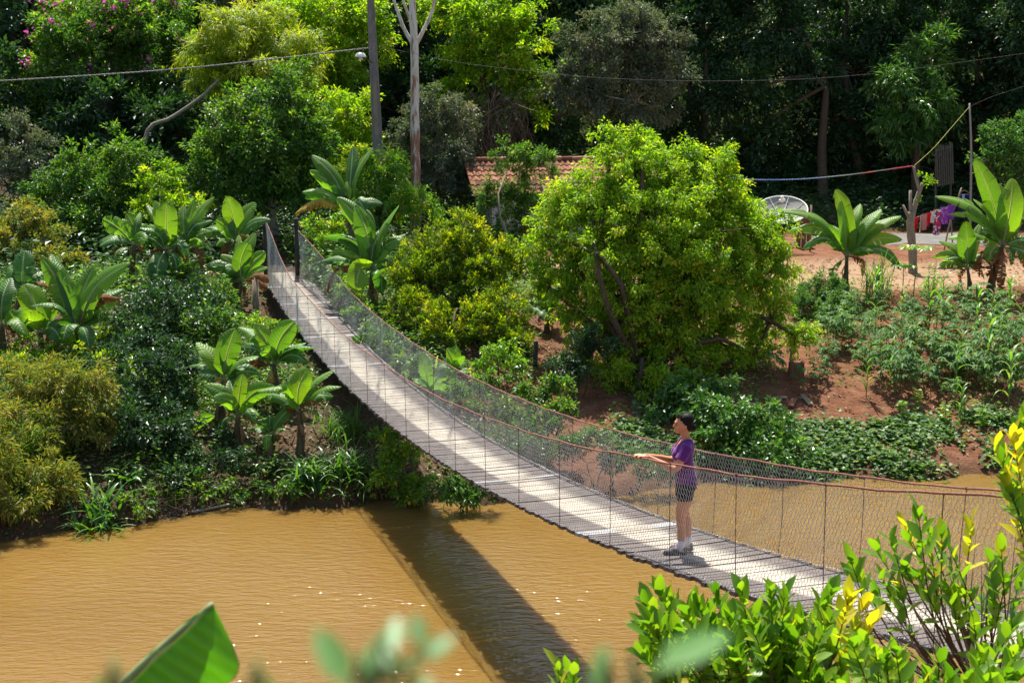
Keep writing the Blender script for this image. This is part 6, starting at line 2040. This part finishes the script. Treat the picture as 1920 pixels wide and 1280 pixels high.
for sy in (1, -1):
    ax, ay = ANK[sy]
    MB().tube([[ax - .022, ay, .045], [ax - .022, ay, .11], [ax - .021, ay, .175]], [.050, .049, .050], 14).build('sock', M['sock'], woman, smooth=True)
    s_ = MB()
    s_.sphere([ax - .04, ay, .050], (.055, .043, .052), 9, 12)
    s_.sphere([ax + .035, ay + sy * .003, .047], (.085, .045, .042), 9, 12)
    s_.sphere([ax + .115, ay + sy * .008, .036], (.065, .047, .031), 9, 12)
    s_.tube([[ax - .03, ay, .06], [ax - .022, ay, .095]], [.050, .047], 12)
    sho = melt(s_, .007, 2).build('shoe', M['shoe'], woman, smooth=True)
    b_ = MB()
    outl = [(ax - .098, .0), (ax - .07, .042), (ax + .03, .045), (ax + .12, .050), (ax + .175, .026), (ax + .185, 0)]
    pts_ = [(x, ay + sy * .006 + w) for x, w in outl] + [(x, ay + sy * .006 - w) for x, w in outl[::-1][1:-1]]
    V = [[x, y, z] for z in (0, .022) for x, y in pts_]
    n_ = len(pts_)
    b_.add(np.array(V), [[i, (i + 1) % n_, n_ + (i + 1) % n_, n_ + i] for i in range(n_)] + [list(range(n_))[::-1], [n_ + i for i in range(n_)]])
    b_.build('sole', M['sole'], sho)
    l_ = MB()
    for q in range(4):
        x = ax + .030 + .022 * q
        l_.tube(curve([[x, ay - .030, .076 - .006 * q], [x + .006, ay, .093 - .008 * q], [x, ay + .030, .076 - .006 * q]], 6), .0042, 5)
    l_.build('laces', M['lace'], sho)
# ------------------------------------------------------------------ bushes on the near bank
M['citrus'] = leaf_mat('citrus_leaf', [(0, (.06, .17, .012)), (.5, (.13, .27, .018)), (.86, (.22, .34, .025)), (.93, (.38, .40, .03)), (1, (.55, .47, .035))], .5, .42, .45, (1.6, 1.6, .35))


def citrus(label, d, root_px, hub_px, tips, bare=(), leaf=(50, 22), nl=16, yellow=(), mat='citrus', stem_r=.035):
    """tips: photo pixels of leafy shoot ends"""
    k = d / FPX
    base = at(root_px[0], root_px[1], d + .6)
    base[2] = float(hz(base[0], base[1]))
    r = empty('citrus_bush', base, label, 'bush', 'bushes on the near bank')
    hub = at(hub_px[0], hub_px[1], d + .3)
    mb = MB(base)
    mb.tube(curve([base - [0, 0, .1], (base + hub) / 2 + [.08, .1, 0], hub], 9), np.linspace(stem_r, stem_r * .6, 9), 8, caps=False)
    P, D, N, L, W, T = [], [], [], [], [], []
    for i, tp in enumerate(tips):
        dz = rng.uniform(-.35, .45)
        t = at(tp[0], tp[1], d + dz)
        ln = np.linalg.norm(t - hub)
        mid = hub * .45 + t * .55 + rng.normal(size=3) * .05 * ln - [0, 0, .06 * ln]
        C = curve([hub, mid, t], 14)
        mb.tube(C, np.linspace(.010, .0025, 14), 5, caps=False)
        axis = unit(C[-1] - C[-4])
        yl = i in yellow
        for j in range(nl):
            f = 1 - (j / nl) ** 1.2 * min(.8, .34 / ln)
            q = f * 13
            a = int(min(12, q))
            p = C[a] + (C[a + 1] - C[a]) * (q - a)
            an = j * 2.4 + i
            rad = unit(np.cross(axis, [0.3, 0.8, 0.2])) * math.cos(an) + unit(np.cross(axis, np.cross(axis, [0.3, 0.8, 0.2]))) * math.sin(an)
            op = .25 + .75 * (j / nl)
            P.append(p)
            D.append(axis * (1.1 - op * .6) + rad * op + UP * .25 + rng.normal(size=3) * .15)
            N.append(unit(axis * .6 + UP * .4 - rad * .3 + rng.normal(size=3) * .25))
            z = rng.uniform(.65, 1.15)
            L.append(leaf[0] * k * z)
            W.append(leaf[1] * k * z * rng.uniform(.85, 1.2))
            T.append(rng.uniform(.90, 1.0) if yl else min(.9, rng.beta(2.2, 2) * .95) if rng.random() > .035 else rng.uniform(.92, 1))
    for tp in bare:
        t = at(tp[0], tp[1], d + rng.uniform(-.3, .5))
        ln = np.linalg.norm(t - hub)
        C = curve([hub + rng.normal(size=3) * .05, hub * .5 + t * .5 + rng.normal(size=3) * .07 * ln - [0, 0, .05 * ln], t], 14)
        mb.tube(C, np.linspace(.011, .0015, 14), 5, 1, caps=False)
        for q in range(5):
            a = rng.integers(5, 13)
            e = C[a] + unit(C[a + 1] - C[a] + rng.normal(size=3) * .02) * ln * .14 + rng.normal(size=3) * .05 * ln
            mb.tube(curve([C[a], (C[a] + e) / 2 + rng.normal(size=3) * .01, e], 6), np.linspace(.004, .001, 6), 4, 1, caps=False)
    mb.build('stem', [M['twig_brown'], M['twig_grey']], r, smooth=True)
    obj('foliage', leaf_mesh('foliage', np.array(P), np.array(D), np.array(N), np.array(L), np.array(W), np.array(T), M[mat], base, 'leaf', .12, True), r)


t1 = [(x_, y_ + 34) for x_, y_ in [(1215, 1100), (1202, 1135), (1240, 1085), (1265, 1092), (1235, 1160), (1218, 1190), (1275, 1160), (1310, 1102), (1345, 1082), (1390, 1075), (1330, 1120), (1370, 1130), (1300, 1150), (1445, 1078), (1470, 1088), (1420, 1130), (1455, 1120), (1400, 1160), (1350, 1170), (1500, 1130), (1490, 1170), (1555, 1080), (1545, 1110), (1530, 1130), (1520, 1190), (1470, 1200), (1420, 1210), (1380, 1210), (1320, 1200), (1270, 1205), (1440, 1250), (1390, 1250), (1345, 1240), (1500, 1240), (1590, 1095), (1615, 1102), (1630, 1140), (1600, 1155), (1460, 1160), (1560, 1160), (1580, 1220), (1540, 1250), (1430, 1180), (1365, 1185), (1310, 1175), (1290, 1120), (1450, 1220)]]
t1 = t1 + [(x_ + rng.normal(0, 16), y_ + 30 + abs(rng.normal(0, 22))) for x_, y_ in t1[:34]]
citrus('dense bright green bush in the lower right foreground, one shoot all yellow', 7.0, (1500, 1900), (1470, 1420), t1, nl=17, yellow=(34, 35, 36, 37), bare=[(1300, 1235), (1340, 1255)])
t2 = [(1590, 1028), (1602, 1048), (1640, 1010), (1650, 1062), (1665, 990), (1690, 960), (1715, 935), (1732, 955), (1700, 990), (1760, 985), (1775, 1002), (1740, 1012), (1690, 1040), (1720, 1062), (1680, 1075), (1642, 1090), (1815, 962), (1780, 1050), (1802, 1092), (1770, 1080), (1850, 1030), (1872, 1010), (1880, 1062), (1860, 1080), (1840, 1110), (1820, 1142), (1800, 1152), (1782, 1112), (1905, 1062)]
citrus('open twiggy bush with grey bare branches at the right foreground', 7.6, (1840, 1800), (1850, 1330), [(x_ + 6, y_ + 26) for x_, y_ in t2], nl=9, leaf=(46, 19), yellow=(5, 16), bare=[(1600, 1085), (1560, 1110), (1640, 1130), (1690, 1110), (1740, 1090), (1610, 1170), (1660, 1180), (1780, 1030), (1830, 1000), (1880, 980), (1905, 1000), (1720, 1150), (1760, 1190), (1585, 1130), (1840, 1060), (1910, 1100), (1700, 1050), (1680, 1020)])
t3 = [(1600, 1192), (1622, 1182), (1642, 1202), (1662, 1212), (1690, 1232), (1680, 1202), (1740, 1240), (1780, 1252), (1830, 1232), (1872, 1192), (1900, 1152), (1910, 1190), (1852, 1252), (1702, 1262), (1640, 1250), (1610, 1235), (1890, 1240), (1920, 1230), (1760, 1215), (1240, 1272), (1225, 1276), (1810, 1262), (1730, 1268), (1670, 1255), (1580, 1268), (1900, 1262), (1840, 1205)]
citrus('low green bush along the bottom edge of the right foreground', 6.4, (1760, 1900), (1740, 1440), [(x_, y_ + 22) for x_, y_ in t3], nl=14, yellow=())
t4 = [(1905, 768), (1882, 800), (1862, 842), (1856, 822), (1900, 832), (1916, 800), (1880, 872), (1900, 900), (1886, 932), (1912, 952), (1872, 892), (1930, 860), (1945, 800), (1940, 910), (1915, 870)]
citrus('yellow-tipped branch reaching in from the right edge', 7.2, (2150, 1800), (2010, 1180), [(x_ + 18, y_ + 26) for x_, y_ in t4], nl=13, leaf=(52, 21), yellow=(1, 3, 8))
citrus('small green shoot tips at the middle of the bottom edge', 6.0, (1060, 1900), (1062, 1420), [(1046, 1252), (1062, 1262), (1076, 1268), (1052, 1268)], nl=12, leaf=(44, 19))

# ------------------------------------------------------------------ leaves just before the lens
M['near'] = leaf_mat('glossy_near_leaf', [(0, (.08, .21, .045)), (1, (.15, .31, .08))], .4, .42, .35, (1.5, 1.7, .6))


def sapling(label, d, root_u, lv, stems):
    base = at(root_u, 1700, d)
    base[2] = float(hz(base[0], base[1]))
    r = empty('sapling', base, label, 'sapling', 'blurred saplings close to the camera')
    mb = MB(base)
    for st in stems:
        p1 = at(*st[0], d)
        pts = [base - [0, 0, .05], base * .66 + p1 * .34 + rng.normal(size=3) * .01, base * .33 + p1 * .67] + [at(u, v, d) for u, v in st]
        mb.tube(curve(pts, 16), np.linspace(.004, .0016, 16), 6, caps=False)
    mb.build('stem', M['stem_green'], r, smooth=True)
    k = d / FPX
    for (u0, v0, u1, v1, w, tw, dz) in lv:
        a, b = at(u0, v0, d), at(u1, v1, d + dz)
        L = np.linalg.norm(b - a)
        n_ = unit(np.array([tw * .35 - .08, -.45, .88]))
        V, F, _ = leaf_geo(a[None], (b - a)[None], n_[None], L, w * k, 'leaf', .06)
        obj('leaf', np_mesh('leaf', V - base, F, M['near'], np.full(len(V), rng.random()), None, True), r)


sapling('out-of-focus pale green leaves at the bottom, left of the centre', .60, 700,
        [(655, 1290, 590, 1170, 62, .1, .018), (685, 1310, 738, 1160, 70, -.5, .028), (735, 1225, 745, 1150, 40, .3, .02), (790, 1215, 778, 1145, 36, .0, .014), (792, 1240, 852, 1188, 52, -.3, .01), (745, 1270, 715, 1205, 45, .4, .02), (762, 1300, 812, 1268, 42, .2, .01), (700, 1262, 690, 1225, 40, -.2, .02), (775, 1262, 770, 1225, 38, .1, .02)],
        [[(700, 1420), (740, 1300), (786, 1215)], [(690, 1420), (660, 1290)], [(700, 1420), (742, 1225)]])
sapling('out-of-focus green leaves at the bottom, right of the centre', .60, 1180,
        [(1122, 1310, 1134, 1200, 46, .4, .02), (1232, 1258, 1372, 1176, 78, -.2, .036)],
        [[(1180, 1420), (1200, 1300), (1234, 1258)], [(1150, 1420), (1122, 1310)]])
sapling('tiny out-of-focus leaf tips at the bottom left corner', .62, 400,
        [(505, 1310, 494, 1262, 30, .1, 0), (196, 1312, 186, 1266, 26, .1, 0)],
        [[(470, 1420), (505, 1310)], [(240, 1420), (196, 1312)]])

# one torn banana leaf on the near bank
nb_d = 3.0
nb = at(-40, 1900, nb_d)
nb[2] = float(hz(nb[0], nb[1]))
near_ban = empty('banana_plant', nb, 'single torn bright banana leaf rising from the bottom edge in the left foreground', 'banana plant')
MB(nb).tube(curve([nb - [0, 0, .1], at(20, 1560, nb_d)], 6), np.linspace(.11, .06, 6), 10).build('pseudostem', M['pseudostem'], near_ban, smooth=True)
rng = np.random.default_rng(5)
lm = MB(nb)
a_, b_ = at(20, 1560, nb_d), at(398, 1131, nb_d)
n_ = 40
t_ = np.linspace(0, 1, n_)
mid = a_ + (b_ - a_) * t_[:, None]
mid += np.array([-.012, 0, .012]) * np.sin(t_ * 3.14)[:, None] * 2
T_ = unit(np.gradient(mid, axis=0))
S_ = unit(np.cross(T_, np.array([-.25, -.9, .3])))
N_ = np.cross(S_, T_)
lm.tube(mid - N_ * .004, np.linspace(.017, .006, n_), 7, 1, caps=True)
for sd in (1, -1):
    V, UV = [], []
    for i in range(n_):
        w = (.185 if sd > 0 else .035) * min(1, (t_[i] - .15) / .2 if t_[i] > .15 else .02)
        if t_[i] > .80:
            # ragged, torn-off end
            w *= np.interp(t_[i], [.72, .80, .86, .91, .955, 1.0], [1, .98, .93, .80, .52, .08]) + (rng.normal(0, .055) if sd > 0 else 0)
        for j in range(9):
            c = j / 8
            bend = .30 if sd > 0 else 2.9
            an = bend * c
            V.append(mid[i] + sd * S_[i] * w * c * math.cos(an * .6) - N_[i] * w * math.sin(an * .6) * c * .9 + T_[i] * w * c * .12 + N_[i] * .004 * math.sin(i * .9 + c * 3))
            UV.append((sd * c, t_[i] * 1.4))
    F = [[i * 9 + j, i * 9 + j + 1, i * 9 + j + 10, i * 9 + j + 9] if sd > 0 else [i * 9 + j, i * 9 + j + 9, i * 9 + j + 10, i * 9 + j + 1] for i in range(n_ - 1) for j in range(8)]
    lm.add(np.array(V), F, 0, .6, np.array(UV))
M['ban_near'] = banana_mat('near_banana_leaf', (.075, .23, .016), (1.9, 2.1, .3), .55)
lm.build('leaf', [M['ban_near'], M['petiole']], near_ban, smooth=True)
